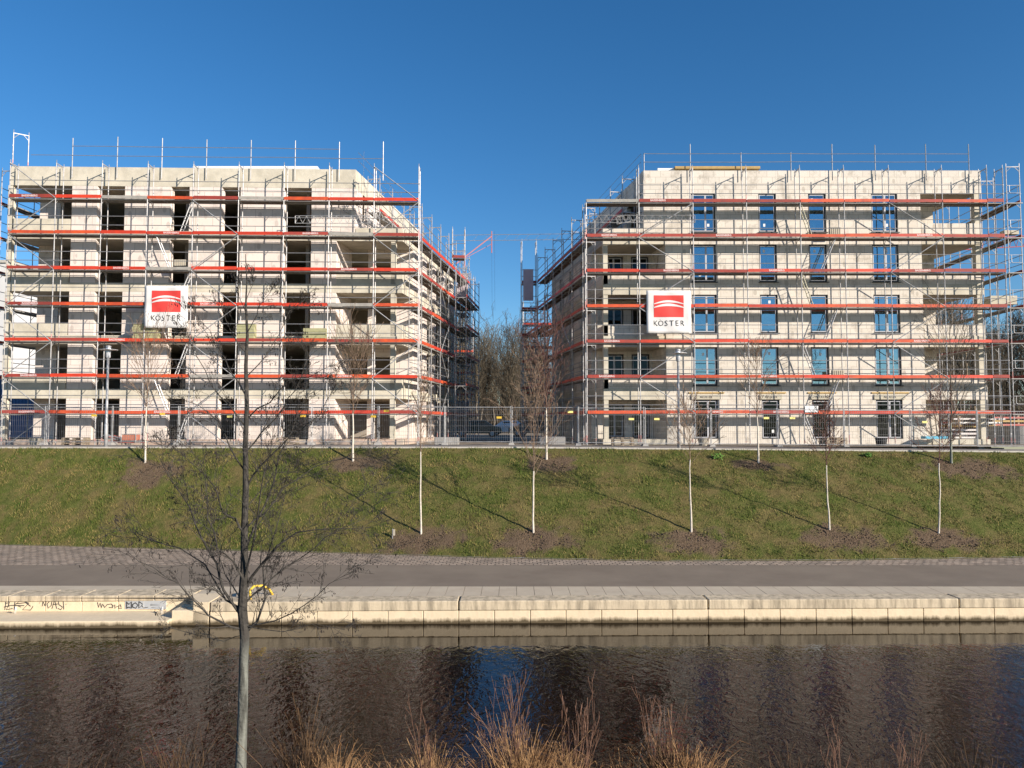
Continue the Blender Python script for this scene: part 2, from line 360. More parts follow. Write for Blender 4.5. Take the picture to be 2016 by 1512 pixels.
# ---- path, cobbles, pavement
M['asphalt'] = mat('warm grey asphalt path', (.195, .158, .120), .9, var=(.235, .193, .146), scale=.5, bump=.15, bscale=60, spec=.2)
M['street'] = mat('street asphalt', (.20, .18, .16), .9, var=(.25, .225, .20), scale=.6, bump=.15, bscale=40, spec=.2)
M['dirt'] = mat('construction ground', (.20, .17, .13), .95, var=(.28, .24, .19), scale=.5, bump=.4, bscale=6, spec=.1)
M['kerb'] = mat('pale concrete kerb', (.42, .39, .34), .9, var=(.50, .47, .41), scale=3)
def cobble_mat():
    m = bpy.data.materials.new('cobble setts'); m.use_nodes = True; t = m.node_tree; N = t.nodes; L = t.links
    b = N['Principled BSDF']; b.inputs['Roughness'].default_value = .85
    g = N.new('ShaderNodeNewGeometry')
    mp = N.new('ShaderNodeMapping'); mp.inputs['Scale'].default_value = (4.2, 4.6, 1); L.new(g.outputs['Position'], mp.inputs[0])
    wn = N.new('ShaderNodeTexNoise'); wn.inputs['Scale'].default_value = .7; L.new(mp.outputs[0], wn.inputs['Vector'])
    ad = N.new('ShaderNodeVectorMath'); ad.operation = 'MULTIPLY_ADD'; ad.inputs[1].default_value = (.5, .5, 0)
    L.new(wn.outputs['Color'], ad.inputs[0]); L.new(mp.outputs[0], ad.inputs[2])
    br = N.new('ShaderNodeTexBrick'); L.new(ad.outputs[0], br.inputs['Vector']); br.inputs['Scale'].default_value = 1
    br.inputs['Color1'].default_value = (.42, .35, .28, 1); br.inputs['Color2'].default_value = (.29, .24, .19, 1); br.inputs['Mortar'].default_value = (.06, .05, .04, 1)
    br.inputs['Brick Width'].default_value = 1.15; br.inputs['Row Height'].default_value = 1.0; br.inputs['Mortar Size'].default_value = .09; br.inputs['Mortar Smooth'].default_value = .7
    n = N.new('ShaderNodeTexNoise'); n.inputs['Scale'].default_value = 3; n.inputs['Detail'].default_value = 6; L.new(g.outputs['Position'], n.inputs['Vector'])
    mx = N.new('ShaderNodeMixRGB'); mx.blend_type = 'MULTIPLY'; mx.inputs[0].default_value = .8; L.new(br.outputs[0], mx.inputs[1])
    r = N.new('ShaderNodeValToRGB'); r.color_ramp.elements[0].position = .3; r.color_ramp.elements[1].position = .7; r.color_ramp.elements[0].color = (.6, .58, .55, 1); r.color_ramp.elements[1].color = (1.25, 1.15, 1.05, 1)
    L.new(n.outputs[0], r.inputs[0]); L.new(r.outputs[0], mx.inputs[2]); L.new(mx.outputs[0], b.inputs['Base Color'])
    bp = N.new('ShaderNodeBump'); bp.inputs['Strength'].default_value = 1; bp.inputs['Distance'].default_value = .05; bp.invert = True
    L.new(br.outputs['Fac'], bp.inputs['Height']); L.new(bp.outputs[0], b.inputs['Normal']); return m
M['cobble'] = cobble_mat()
def strip(name, yf0, yf1, z, material, x0=-60, x1=60, n=120, kind='structure'):
    b = MB()
    for i in range(n + 1):
        x = x0 + (x1 - x0) * i / n
        b.v += [(x, yf0(x), z(x) if callable(z) else z), (x, yf1(x), z(x) if callable(z) else z)]
    for i in range(n): b.f.append((2*i, 2*i+2, 2*i+3, 2*i+1)); b.m.append(0)
    return b.build(name, material, kind=kind)
cf = lambda x: 22.0 + .02 * x                     # canal face of the quay
strip('cobble_strip', lambda x: 27.3, lambda x: foot(x) + .12, ZQ + .008, M['cobble'])
strip('path', lambda x: 23.85, lambda x: 27.5, ZQ + .012, M['asphalt'])
strip('path_subgrade', lambda x: 22.6, lambda x: 38, ZQ - .03, M['dirt'])
strip('street', lambda x: YC + .12, lambda x: 39.6, lambda x: zs(x) + .03, M['street'])
strip('grass_edging', lambda x: foot(x) + .02, lambda x: foot(x) + .13, ZQ + .035, M['kerb'])
kb = MB()
for i in range(90):
    x = -45 + i; kb.box(x + .004, x + .996, YC - .02, YC + .13, zs(x) - .12, zs(x) + .055)
kb.build('kerb', M['kerb'], kind='structure')
strip('construction_ground', lambda x: 39.6, lambda x: 900, lambda x: -.02 + .02 + (0 if abs(x) > 25 else 0), M['dirt'], -900, 900, 12)
# ---- quay wall
def quay_mat(name, c, var, streaks):
    m = mat(name, c, .9, var=var, scale=2.2, bump=.25, bscale=14, spec=.2)
    t = m.node_tree; N = t.nodes; L = t.links; b = N['Principled BSDF']; prev = b.inputs['Base Color'].links[0].from_socket
    g = N.new('ShaderNodeNewGeometry'); mp = N.new('ShaderNodeMapping'); mp.inputs['Scale'].default_value = (1, 1, .12); L.new(g.outputs['Position'], mp.inputs[0])
    n = N.new('ShaderNodeTexNoise'); n.inputs['Scale'].default_value = 4.5; n.inputs['Detail'].default_value = 7; n.inputs['Roughness'].default_value = .7; L.new(mp.outputs[0], n.inputs['Vector'])
    r = N.new('ShaderNodeValToRGB'); r.color_ramp.elements[0].position = .44; r.color_ramp.elements[1].position = .66
    r.color_ramp.elements[0].color = (0, 0, 0, 1); r.color_ramp.elements[1].color = (streaks,) * 3 + (1,); L.new(n.outputs[0], r.inputs[0])
    mx = N.new('ShaderNodeMixRGB'); L.new(r.outputs[0], mx.inputs[0]); L.new(prev, mx.inputs[1]); mx.inputs[2].default_value = (.13, .11, .08, 1)
    # algae line at the waterline
    sp = N.new('ShaderNodeSeparateXYZ'); L.new(g.outputs['Position'], sp.inputs[0])
    ma = N.new('ShaderNodeMath'); ma.operation = 'MULTIPLY_ADD'; L.new(n.outputs[0], ma.inputs[0]); ma.inputs[1].default_value = .28; L.new(sp.outputs[2], ma.inputs[2])
    mr = N.new('ShaderNodeMapRange'); mr.inputs[1].default_value = ZW + .19; mr.inputs[2].default_value = ZW + .30; mr.inputs[3].default_value = .92; mr.inputs[4].default_value = 0; L.new(ma.outputs[0], mr.inputs[0])
    m3 = N.new('ShaderNodeMixRGB'); L.new(mr.outputs[0], m3.inputs[0]); L.new(mx.outputs[0], m3.inputs[1]); m3.inputs[2].default_value = (.05, .035, .015, 1)
    L.new(m3.outputs[0], b.inputs['Base Color']); return m
M['coping'] = quay_mat('streaked coping concrete', (.62, .52, .36), (.53, .44, .31), .7)
M['ashlar'] = quay_mat('pale quay block', (.74, .61, .42), (.68, .56, .38), .10)
M['flag'] = mat('paving flags', (.44, .37, .275), .9, var=(.50, .43, .32), scale=1.5, objvar=.12, bump=.1, spec=.2)
quay = thing('quay_wall', 'pale concrete block quay wall with streaked coping along the far side of the canal', 'wall', (0, 22, ZW))
def qb(name, m, x0, x1, y0, y1, z0, z1, slope=.02, bev=.015):
    b = MB(lambda x, y, z: (x, y - 22 + slope * x, z - ZW))
    b.box(x0, x1, y0, y1, z0, z1); o = b.build(name, m, quay)
    mod = o.modifiers.new('bevel', 'BEVEL'); mod.width = bev; mod.segments = 2
    return o
XJ = -8.55                                    # where the low ledge meets the full wall
x = XJ; joints = [-8.55, -1.52, 5.62, 12.9, 20.1, 27.3, 34.5]
qb('foundation', M['ashlar'], -60, 60, 22.35, 23.0, -6, ZW + .02)
for a, b_ in zip(joints, joints[1:]):
    qb('coping', M['coping'], a + .02, b_ - .02, 22.0, 22.68, ZQ - .245, ZQ + .03, bev=.03)
    n = 7
    for k in range(n):
        u0 = a + (b_ - a) * k / n; u1 = a + (b_ - a) * (k + 1) / n
        qb('wall_block', M['ashlar'], u0 + .007, u1 - .007, 22.03, 22.36, ZW - .5, ZQ - .25)
for k in range(26):                           # set-back wall with joints on the left
    u1 = XJ - .9 - k * 1.06; u0 = u1 - 1.06
    qb('wall_block', M['ashlar'], u0 + .006, u1 - .006, 22.92, 23.2, -4.6, ZQ - .14)
    qb('coping', M['coping'], u0 + .008, u1 - .008, 22.88, 23.72, ZQ - .135, ZQ + .03, bev=.02)
qb('ledge', M['ashlar'], -40, XJ - 1.05, 21.75, 23.1, -5.5, -4.27, bev=.03)
qb('ledge', M['ashlar'], XJ - 1.06, XJ - .02, 22.0, 23.1, -5.5, -4.05, bev=.02)
# wedge between ledge and wall
b = MB(lambda x, y, z: (x, y - 22 + .02 * x, z - ZW))
b.add([(XJ - .02, 22.0, -4.4), (XJ - .02, 22.9, -4.4), (XJ - .95, 22.9, -4.4), (XJ - .45, 22.0, -4.4),
       (XJ - .02, 22.0, ZQ + .03), (XJ - .02, 23.1, ZQ + .03), (XJ - .95, 23.1, ZQ + .03), (XJ - .45, 22.0, ZQ + .03)],
      [(3,2,1,0),(4,5,6,7),(0,1,5,4),(1,2,6,5),(2,3,7,6),(3,0,4,7)])
b.build('wing_block', M['ashlar'], quay)
# paving flags behind the coping
pv = MB()
for k in range(100):
    x0 = -9.4 + k * .53
    if x0 > 45: break
    pv.box(x0 + .006, x0 + .524, 22.70 + .02 * x0, 23.95, ZQ - .1, ZQ + .016 + .004 * rnd.random())
pv.box(-60, -9.41, 23.6 + .02 * -9, 24.05, ZQ - .1, ZQ + .018)
pv.build('pavement', M['flag'], kind='structure')
# ---- graffiti on the set-back wall: strokes of thin paint
def gpt(px, py): p = W(px, py, 22.9 + .02 * -14 - .006); return p
def graffiti(name, strokes, m, r=.011, off=0):
    b = MB()
    for st in strokes:
        pts = [W(px, py, 22.92 + .02 * (px - 1008) / F * 22.7 - .002 - off) for px, py in st]
        b.tube([(p.x, p.y - 22, p.z - ZW) for p in pts], r, 4)
    return b.build(name, m, quay)
def sc(pts, ox, oy, s): return [(ox + x * s, oy + y * s) for x, y in pts]
Kx = 640 / 2016
def gz(pts): return [(x * Kx, 1130 + y * Kx) for x, y in pts]
tag_a = [[(30,150),(36,180),(30,222)],[(33,182),(60,178)],[(60,155),(52,200),(40,222),(78,214)],[(40,160),(95,150)],[(95,155),(88,222)],[(95,158),(128,165),(92,190),(130,205)],
         [(100,185),(160,178),(190,200),(168,180)],[(135,165),(180,180),(140,222),(190,224),(205,200)],[(25,205),(70,195),(150,196)]]
tag_b = [[(246,178),(248,181)],[(262,200),(268,165),(280,198),(292,150)],[(310,168),(292,185),(300,212),(318,195),(322,170),(308,166)],[(322,215),(340,160),(352,215)],[(328,190),(358,186)],
         [(385,150),(362,165),(366,190),(388,205),(378,222),(360,214)],[(392,158),(396,220)],[(409,186),(411,189)]]
tag_c = [[(605,175),(612,208),(622,180),(630,210),(636,185)],[(640,190),(650,208),(664,190),(690,186),(705,200)],[(676,208),(700,210),(696,196)],[(712,190),(714,214)],[(722,205),(740,195),(736,214),(756,212)],[(745,188),(752,206)]]
graffiti('graffiti', [gz(s) for s in tag_a + tag_b + tag_c], M['ink'])
M['spray_grey'] = mat('grey blue spray paint', (.36, .38, .40), .8, var=(.42, .43, .42), scale=6)
M['spray_white'] = mat('white spray paint', (.62, .60, .56), .8)
def wallpatch(x0, y0, x1, y1, off, m, name='graffiti'):
    Yw = 22.92 + .02 * -11.5
    a = W(*gz([(x0, y1)])[0], Yw); c = W(*gz([(x1, y0)])[0], Yw)
    b = MB(); b.box(a.x, c.x, Yw - 22 - off - .002 + .02 * (a.x + 11.5), Yw - 22 + .03, a.z - ZW, c.z - ZW); b.build(name, m, quay)
wallpatch(776, 160, 1030, 218, .012, M['spray_grey'])
blk = [[(786,212),(786,172),(800,188),(815,172),(815,212),(800,205),(786,212)],[(822,190),(840,178),(856,192),(842,212),(824,206),(822,190)],
       [(862,170),(862,212),(880,196),(892,210),(918,206)],[(864,172),(884,186),(880,196)],[(936,188),(988,188),(1010,170),(1012,190),(990,196),(936,196),(936,188)],[(940,208),(1000,212)],[(1018,172),(1020,196)],[(1018,206),(1019,210)]]
graffiti('graffiti', [gz(s) for s in blk], M['ink'], .017, .014)
graffiti('graffiti', [gz([(892,212),(892,162),(1026,160)])], M['spray_white'], .014, .014)
# ---- water
def water_mat():
    m = bpy.data.materials.new('rippled canal water'); m.use_nodes = True; t = m.node_tree; N = t.nodes; L = t.links
    b = N['Principled BSDF']; b.inputs['Base Color'].default_value = (.007, .004, .002, 1); b.inputs['Roughness'].default_value = .03
    b.inputs['IOR'].default_value = 1.33; b.inputs['Specular IOR Level'].default_value = .5
    g = N.new('ShaderNodeNewGeometry')
    sp = N.new('ShaderNodeSeparateXYZ'); L.new(g.outputs['Position'], sp.inputs[0])
    calm = N.new('ShaderNodeMapRange'); L.new(sp.outputs[1], calm.inputs[0]); calm.inputs[1].default_value = 20.3; calm.inputs[2].default_value = 19.1
    calm.inputs[3].default_value = .10; calm.inputs[4].default_value = 1.0
    mp = N.new('ShaderNodeMapping'); mp.inputs['Rotation'].default_value = (0, 0, R(-24)); mp.inputs['Scale'].default_value = (1.15, .72, 1); L.new(g.outputs['Position'], mp.inputs[0])
    n1 = N.new('ShaderNodeTexNoise'); n1.inputs['Scale'].default_value = 4.2; n1.inputs['Detail'].default_value = 2; n1.inputs['Roughness'].default_value = .55; n1.inputs['Distortion'].default_value = .6
    L.new(mp.outputs[0], n1.inputs['Vector'])
    mp2 = N.new('ShaderNodeMapping'); mp2.inputs['Rotation'].default_value = (0, 0, R(30)); mp2.inputs['Scale'].default_value = (1.1, .7, 1); L.new(g.outputs['Position'], mp2.inputs[0])
    n2 = N.new('ShaderNodeTexNoise'); n2.inputs['Scale'].default_value = 7.5; n2.inputs['Detail'].default_value = 2; L.new(mp2.outputs[0], n2.inputs['Vector'])
    big = N.new('ShaderNodeTexNoise'); big.inputs['Scale'].default_value = .22; big.inputs['Detail'].default_value = 2; L.new(g.outputs['Position'], big.inputs['Vector'])
    br = N.new('ShaderNodeMapRange'); L.new(big.outputs[0], br.inputs[0]); br.inputs[1].default_value = .35; br.inputs[2].default_value = .65; br.inputs[3].default_value = .55; br.inputs[4].default_value = 1.25
    ad = N.new('ShaderNodeMath'); ad.operation = 'MULTIPLY_ADD'; L.new(n2.outputs[0], ad.inputs[0]); ad.inputs[1].default_value = .40; L.new(n1.outputs[0], ad.inputs[2])
    st = N.new('ShaderNodeMath'); st.operation = 'MULTIPLY'; L.new(calm.outputs[0], st.inputs[0]); L.new(br.outputs[0], st.inputs[1])
    hh = N.new('ShaderNodeMath'); hh.operation = 'MULTIPLY'; L.new(ad.outputs[0], hh.inputs[0]); L.new(st.outputs[0], hh.inputs[1])
    bp = N.new('ShaderNodeBump'); bp.inputs['Strength'].default_value = 1.0; bp.inputs['Distance'].default_value = .0138
    L.new(hh.outputs[0], bp.inputs['Height']); L.new(bp.outputs[0], b.inputs['Normal']); return m
M['water'] = water_mat()
b = MB(); b.add([(-400, 9, ZW), (400, 9, ZW), (400, 22.9, ZW), (-400, 22.9, ZW)], [(0, 1, 2, 3)]); b.build('water', M['water'], kind='structure')
b = MB(); b.add([(-400, 5, -6.2), (400, 5, -6.2), (400, 24, -6.2), (-400, 24, -6.2)], [(0, 1, 2, 3)]); b.build('canal_bed', M['dirt'], kind='structure')
M['bank'] = mat('brown leaf litter bank', (.06, .042, .025), .95, var=(.11, .08, .045), scale=3, bump=.8, bscale=12, spec=.1)
b = MB(); n = 60
for i in range(n + 1):
    x = -60 + 2 * i
    for (y, z) in ((-30, -.4), (0, -.4), (1.2, -.55), (10.6, -4.15), (12.3, -4.6), (14, -6.3)):
        b.v.append((x, y + (.35 * math.sin(x * .8) if y > 10 else 0), z + .05 * noise.noise(Vector((x, y, 0)))))
for i in range(n):
    for j in range(5): a = i * 6 + j; b.f.append((a, a + 6, a + 7, a + 1)); b.m.append(0)
b.build('near_bank', M['bank'], kind='structure')
# ================================================================== BUILDINGS
def yw1(u): return 43.53 + .031 * (u + 5.27)
T1 = lambda u, v, z: (u + .139 * v, yw1(u) + v, z)
T2 = lambda u, v, z: (u - .16 * v, 43.73 + v, z)
T2R = T2
def part(name, tf, boxes, m, parent, label=None):
    if name in ('wall', 'column', 'loggia_wall', 'side_wall', 'inner_wall') and len(boxes) > 1:
        for bx in boxes: part(name, tf, [bx], m, parent)
        return
    b = MB(tf)
    for bx in boxes: b.box(*bx)
    o = b.build(name, m, parent)
    if label: o['label'] = label
    return o
E_ = .004
# ---------------- left building, bare shell
b1 = thing('apartment_building', 'left unfinished apartment block, bare pinkish block shell with empty window openings and concrete parapet', 'building')
FZ = [.30, 3.16, 6.19, 9.20, 12.20]; LZ = [2.61, 5.70, 8.69, 11.70, 14.77]; TOP = 15.87
piers = [(-25.12, -23.71), (-22.15, -19.56), (-18.50, -16.66), (-15.60, -13.15)]
for k in range(5):
    last = (-11.55, -10.36) if k < 4 else (-11.55, -9.04)
    part('wall', T1, [(a, c, 0, .36, FZ[k], LZ[k]) for a, c in piers + [last]], M['block_a'], b1)
# bands over the openings
rc = [-9.04 if k == 4 else -6.3 for k in range(5)]
for k in range(4):
    part('floor_slab', T1, [(-28.62, -6.3, -.01, 14, LZ[k], LZ[k] + .24), (-28.62, -6.3, -.012, .34, LZ[k] + .24 + E_, FZ[k + 1] - E_), (-6.6, -6.3, .344, 14, LZ[k] + .24 + E_, FZ[k + 1] - E_)], M['concrete'], b1)
part('roof_parapet', T1, [(-28.62, -9.04, -.014, .25, LZ[4] + .3, TOP), (-9.29, -9.04, .254, 14, LZ[4] + .3, TOP), (-28.62, -28.37, .254, 14, LZ[4] + .3, TOP), (-28.62, -9.04, 13.75, 14.0, LZ[4] + .3, TOP - .02)], M['concrete'], b1)
part('roof', T1, [(-28.62, -9.04, -.01, 14, LZ[4], LZ[4] + .296)], M['concrete'], b1)
part('plinth', T1, [(-28.7, -6.2, -.03, 14, -.3, .296)], M['plinth'], b1)
# interior: cross walls and rear
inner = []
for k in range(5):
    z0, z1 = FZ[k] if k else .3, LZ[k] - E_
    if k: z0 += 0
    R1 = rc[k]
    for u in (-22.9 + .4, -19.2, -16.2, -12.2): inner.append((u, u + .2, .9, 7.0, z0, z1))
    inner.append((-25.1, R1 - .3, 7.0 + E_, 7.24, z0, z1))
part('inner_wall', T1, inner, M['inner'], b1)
for k in range(5):
    z0, z1 = FZ[k], LZ[k] - E_; R1 = rc[k]
    # left loggia: column, back wall piece, house side wall
    part('column', T1, [(-28.72, -28.46, .02, .28, z0, z1)], M['concrete'], b1)
    part('loggia_wall', T1, [(-28.25, -27.05, 1.8, 2.1, z0, z1), (-25.3, -25.122, .37, 2.1, z0, z1), (-28.25, -27.95, 2.104, 13.99, z0, z1)], M['block_a'], b1)
    if k: part('balcony_parapet', T1, [(-28.4, -25.2, .02, .16, z0, z0 + .66)], M['concrete'], b1)
    part('rear_wall', T1, [(-27.94, R1 - .31, 13.6, 13.95, z0, z1)], M['block_a'], b1)
    if k < 4:
        part('column', T1, [(-6.98, -6.72, .03, .29, z0, z1)], M['concrete'], b1)
        part('loggia_wall', T1, [(-10.356, -10.1, .0, 2.55, z0, z1), (-9.02, -8.62, 2.3, 2.55, z0, z1), (-7.6, -6.61, 2.3, 2.55, z0, z1)] + ([(-8.61, -7.61, 2.3, 2.55, z1 - .5, z1)] if k % 2 else []), M['block_a'], b1)
        if k: part('balcony_parapet', T1, [(-10.09, -6.31, .03, .17, z0, z0 + .66), (-6.45, -6.31, .174, 2.29, z0, z0 + .66)], M['concrete'], b1)
        side = [(2.3, 3.4), (4.7, 5.6), (7.4, 8.1), (10.0, 10.8), (12.8, 13.98)]
        part('side_wall', T1, [(-6.6, -6.3, a, c, z0, z1) for a, c in side], M['block_a'], b1)
    else:
        part('side_wall', T1, [(-9.34, -9.04, a, c, z0, z1) for a, c in ((.364, 1.2), (2.4, 4.6), (5.8, 8.5), (9.8, 13.6))], M['block_a'], b1)
        part('side_wall', T1, [(-9.33, -9.05, a, c, z0, z0 + .9) for a, c in ((1.204, 2.396), (4.604, 5.796), (8.504, 9.796))], M['block_a'], b1)
        part('terrace_edge', T1, [(-9.0, -6.3, -.01, .2, z0, z0 + .25), (-6.55, -6.3, .204, 13.9, z0, z0 + .25)], M['concrete'], b1)

# ---------------- right building with windows
b2 = thing('apartment_building', 'right unfinished apartment block in cream aerated blocks with blue reflecting windows already fitted', 'building')
F2 = [.30, 3.20, 6.25, 9.25, 12.20]; L2 = [2.56, 5.60, 8.64, 11.57, 14.58]; S2 = [.32, 3.38, 6.42, 9.38, 12.29]; TOP2 = 15.93
WX = [(10.40, 11.83), (14.33, 15.36), (17.22, 18.26), (20.89, 22.42)]
URR = 27.30
zb = [.004, 3.06, 6.1, 9.1, 12.05, TOP2]
for k in range(5):
    u0 = 8.89 if k < 4 else 7.65
    us = [u0] + [u for a, c in WX for u in (a, c)] + [23.75]
    bx = [(us[i], us[i + 1], 0, .36, zb[k] + E_, zb[k + 1]) for i in range(0, len(us), 2)]
    for a, c in WX:
        if S2[k] - zb[k] > .05: bx.append((a + E_, c - E_, .002, .36, zb[k] + E_, S2[k]))
        bx.append((a + E_, c - E_, .002, .36, L2[k], zb[k + 1]))
    part('wall', T2, bx, M['block_b'], b2)
for k in range(5):
    ul = 5.27 if k < 4 else 7.65
    z0, z1 = F2[k], L2[k]
    part('floor_slab', T2, [(5.27 if k < 4 else 7.66, URR, .364, 14, z1, z1 + .24)], M['slab'], b2)
    zt = zb[k + 1]
    zt2 = TOP2 if k == 4 else F2[k + 1] - E_
    # beams of the two loggias
    if k < 4: part('loggia_beam', T2, [(5.27, 8.886, -.006, .30, z1 + .0, zt2), (5.27, 5.55, .304, 13.98, z1 + .24 + E_, zt2)], M['concrete'], b2)
    part('loggia_beam', T2, [(23.754, URR, -.006, .30, z1, zt2), (URR - .28, URR, .304, 2.6, z1 + .244, zt2)], M['block_b'] if k in (0, 4) else M['concrete'], b2)
    part('column', T2, [(26.92, 27.2, .04, .32, z0, z1 - E_)], M['concrete'], b2)
    part('loggia_wall', T2, [(23.5, 23.75, .364, 2.4, z0, z1 - E_), (25.15, 25.9, 2.0, 2.4, z0, z1 - E_), (25.6, 25.9, 2.404, 13.9, z0, z1 - E_), (23.754, 25.146, 2.1, 2.4, z1 - .25, z1 - E_)], M['block_b'], b2)
    if k: part('balcony_parapet', T2, [(23.8, URR - .02, .03, .16, z0, z0 + .62)], M['block_b'], b2)
    if 0 < k < 4: part('balcony_parapet', T2, [(5.29, 5.42, .30, 2.6, z0, z0 + .60)], M['block_b'], b2)
    if k < 4:
        part('column', T2, [(5.29, 5.55, .03, .29, z0, z1 - E_)], M['concrete'], b2)
        part('loggia_wall', T2, [(8.89, 9.13, .364, 2.6, z0, z1 - E_), (5.56, 6.1, 2.3, 2.6, z0, z1 - E_), (7.16, 7.62, 2.3, 2.6, z0, z1 - E_), (8.72, 8.886, 2.3, 2.6, z0, z1 - E_), (6.104, 7.156, 2.3, 2.6, z1 - .2, z1 - E_), (7.624, 8.716, 2.3, 2.6, z1 - .2, z1 - E_)], M['block_b'], b2)
        if k: part('balcony_parapet', T2, [(5.3, 8.88, .03, .17, z0, z0 + .60)], M['block_b'], b2)
        part('side_wall', T2, [(5.27, 5.55, a, c, z0, z1 - E_) for a, c in ((2.604, 4.4), (5.2, 7.2), (8.3, 10.3), (11.3, 13.98))], M['block_b'], b2)
    else:
        part('side_wall', T2, [(7.66, 7.94, a, c, z0 - .1, TOP2) for a, c in ((.364, .9), (3.2, 5.6), (6.8, 9.5), (10.8, 13.98))], M['block_b'], b2)
        part('side_wall', T2, [(7.67, 7.93, a, c, zz, zy) for a, c in ((.904, 3.196), (5.604, 6.796), (9.504, 10.796)) for zz, zy in ((z0 - .1, z0 + .25), (z1, TOP2 - .01))], M['block_b'], b2)
        part('roof', T2, [(7.95, URR, .364, 14, z1 + .244, z1 + .5), (URR - .28, URR, 2.604, 14, z1 + .244, TOP2)], M['slab'], b2)
        part('terrace_edge', T2, [(5.27, 7.6, -.01, .2, z0 + .02, z0 + .3), (5.27, 5.5, .204, 13.9, z0 + .02, z0 + .3)], M['block_b'], b2)
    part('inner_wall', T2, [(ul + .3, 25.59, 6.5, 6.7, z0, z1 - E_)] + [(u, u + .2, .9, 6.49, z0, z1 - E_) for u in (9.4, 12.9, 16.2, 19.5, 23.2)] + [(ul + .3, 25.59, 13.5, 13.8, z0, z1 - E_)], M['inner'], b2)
part('plinth', T2, [(5.2, 27.4, -.03, 14, -.4, 0)], M['concrete'], b2)
part('plinth', T2, [(5.22, 8.86, .0, 13.98, .004, .296), (8.9, 27.38, .38, 13.98, .004, .296), (23.76, 27.38, -.02, .376, .004, .296)], M['concrete'], b2)
def window(tf, u0, u1, z0, z1, v, parent, sashes, ground=False, sill=True, film=0, gl='glass', box=False):
    f = MB(tf); f.cm = 0; t = .07
    f.box(u0 + .01, u0 + t, v - .03, v + .05, z0, z1); f.box(u1 - t, u1 - .01, v - .03, v + .05, z0, z1)
    f.box(u0 + t + E_, u1 - t - E_, v - .03, v + .05, z1 - t, z1 - .005); f.box(u0 + t + E_, u1 - t - E_, v - .03, v + .05, z0 + .005, z0 + t)
    win = f.build('window', M['dark_frame'], parent)
    xs = [u0 + t] + [u0 + t + (u1 - u0 - 2 * t) * s for s in sashes] + [u1 - t]
    fr = MB(tf); g = MB(tf)
    for a, c in zip(xs, xs[1:]):
        a += .005; c -= .005; q = .042
        fr.box(a, a + q, v - .02, v + .04, z0 + t, z1 - t); fr.box(c - q, c, v - .02, v + .04, z0 + t, z1 - t)
        fr.box(a + q, c - q, v - .018, v + .038, z1 - t - q, z1 - t); fr.box(a + q, c - q, v - .018, v + .038, z0 + t, z0 + t + q)
        g.box(a + q, c - q, v + .005, v + .017, z0 + t + q, z1 - t - q)
    fr.build('frame', M['white_frame'], win); g.build('pane', M[gl], win)
    bk = MB(tf); bk.box(u0 + .02, u1 - .02, v + .75, v + .78, z0, z1); 
    if sill and not ground:
        s = MB(tf); s.box(u0 - .06, u1 + .06, -.09, v - .031, z0 - .05, z0 - .005); s.build('sill', M['sill'], win)
    if film:
        c_ = MB(tf); rr = random.Random(int(u0 * 100 + z0 * 10))
        for s_ in range(film):
            ua = u0 + .2 + (u1 - u0 - .4) * (s_ + .2) / film; wv = (u1 - u0) / film * .55; n = 7
            top = z0 + (z1 - z0) * rr.uniform(.6, .95)
            for j in range(n):
                f0 = j / n; f1 = (j + 1) / n
                sp = .25 if s_ % 2 else 1
                c_.add([(ua + wv * f0 * .5, v + .12 + .04 * (j % 2), top), (ua + wv * f1 * .5, v + .12 + .04 * ((j + 1) % 2), top), (ua + wv * f1 * (1 if sp == 1 else -.4), v + .12 + .04 * ((j + 1) % 2), z0 + .1), (ua + wv * f0 * (1 if sp == 1 else -.4), v + .12 + .04 * (j % 2), z0 + .1)], [(0, 1, 2, 3)])
        c_.build('plastic_film', M['film'], win)
    return win
for k in range(5):
    for i, (a, c) in enumerate(WX):
        sash = [] if i in (1, 2) else ([.62] if i == 0 else [.55])
        wn = window(T2, a, c, S2[k], L2[k], .10, b2, sash, ground=(k == 0), film=(2 if k in (3, 4) and i != 3 else (1 if i == 3 and k == 3 else 0)), gl='glass_dark' if k == 0 else 'glass')
        rw = random.Random(k * 10 + i)
        if rw.random() < .7:
            uu = rw.uniform(a + .2, c - .35); vv = rw.choice([S2[k] + .35, L2[k] - .45, L2[k] - .5]); sk = MB(T2); sk.box(uu, uu + .13, .096, .1035, vv, vv + .17); sk.build('sticker', M['foam'], wn)
        if k == 0:                            # roller shutter box with lettering
            sb = MB(T2); sb.box(a - .12, c + .12, -.07, .05, L2[0] + .02, L2[0] + .30); so_ = sb.build('shutter_box', M['cream_pack'], wn)
            tm = text_mesh('ALULUX', .19, M['ink'])
            link('lettering', tm, so_, T2((a + c) / 2, -.078, L2[0] + .15))
            li = MB(T2); li.box(a - .25, c + .35, -.05, .04, L2[0] + .36, L2[0] + .44); li.build('lintel_batten', M['timber'], wn)
    if k < 4:
        window(T2, 6.12, 7.14, F2[k] + .05, L2[k] - .22, 2.42, b2, [.45], sill=False, gl='glass_dark')
        window(T2, 7.64, 8.70, F2[k] + .05, L2[k] - .22, 2.42, b2, [.5], sill=False, gl='glass_dark')
    window(T2, 23.77, 25.13, F2[k] + .05, L2[k] - .27, 2.2, b2, [.5], sill=False, gl='glass' if k in (1, 4) else 'glass_dark')
props_ = []

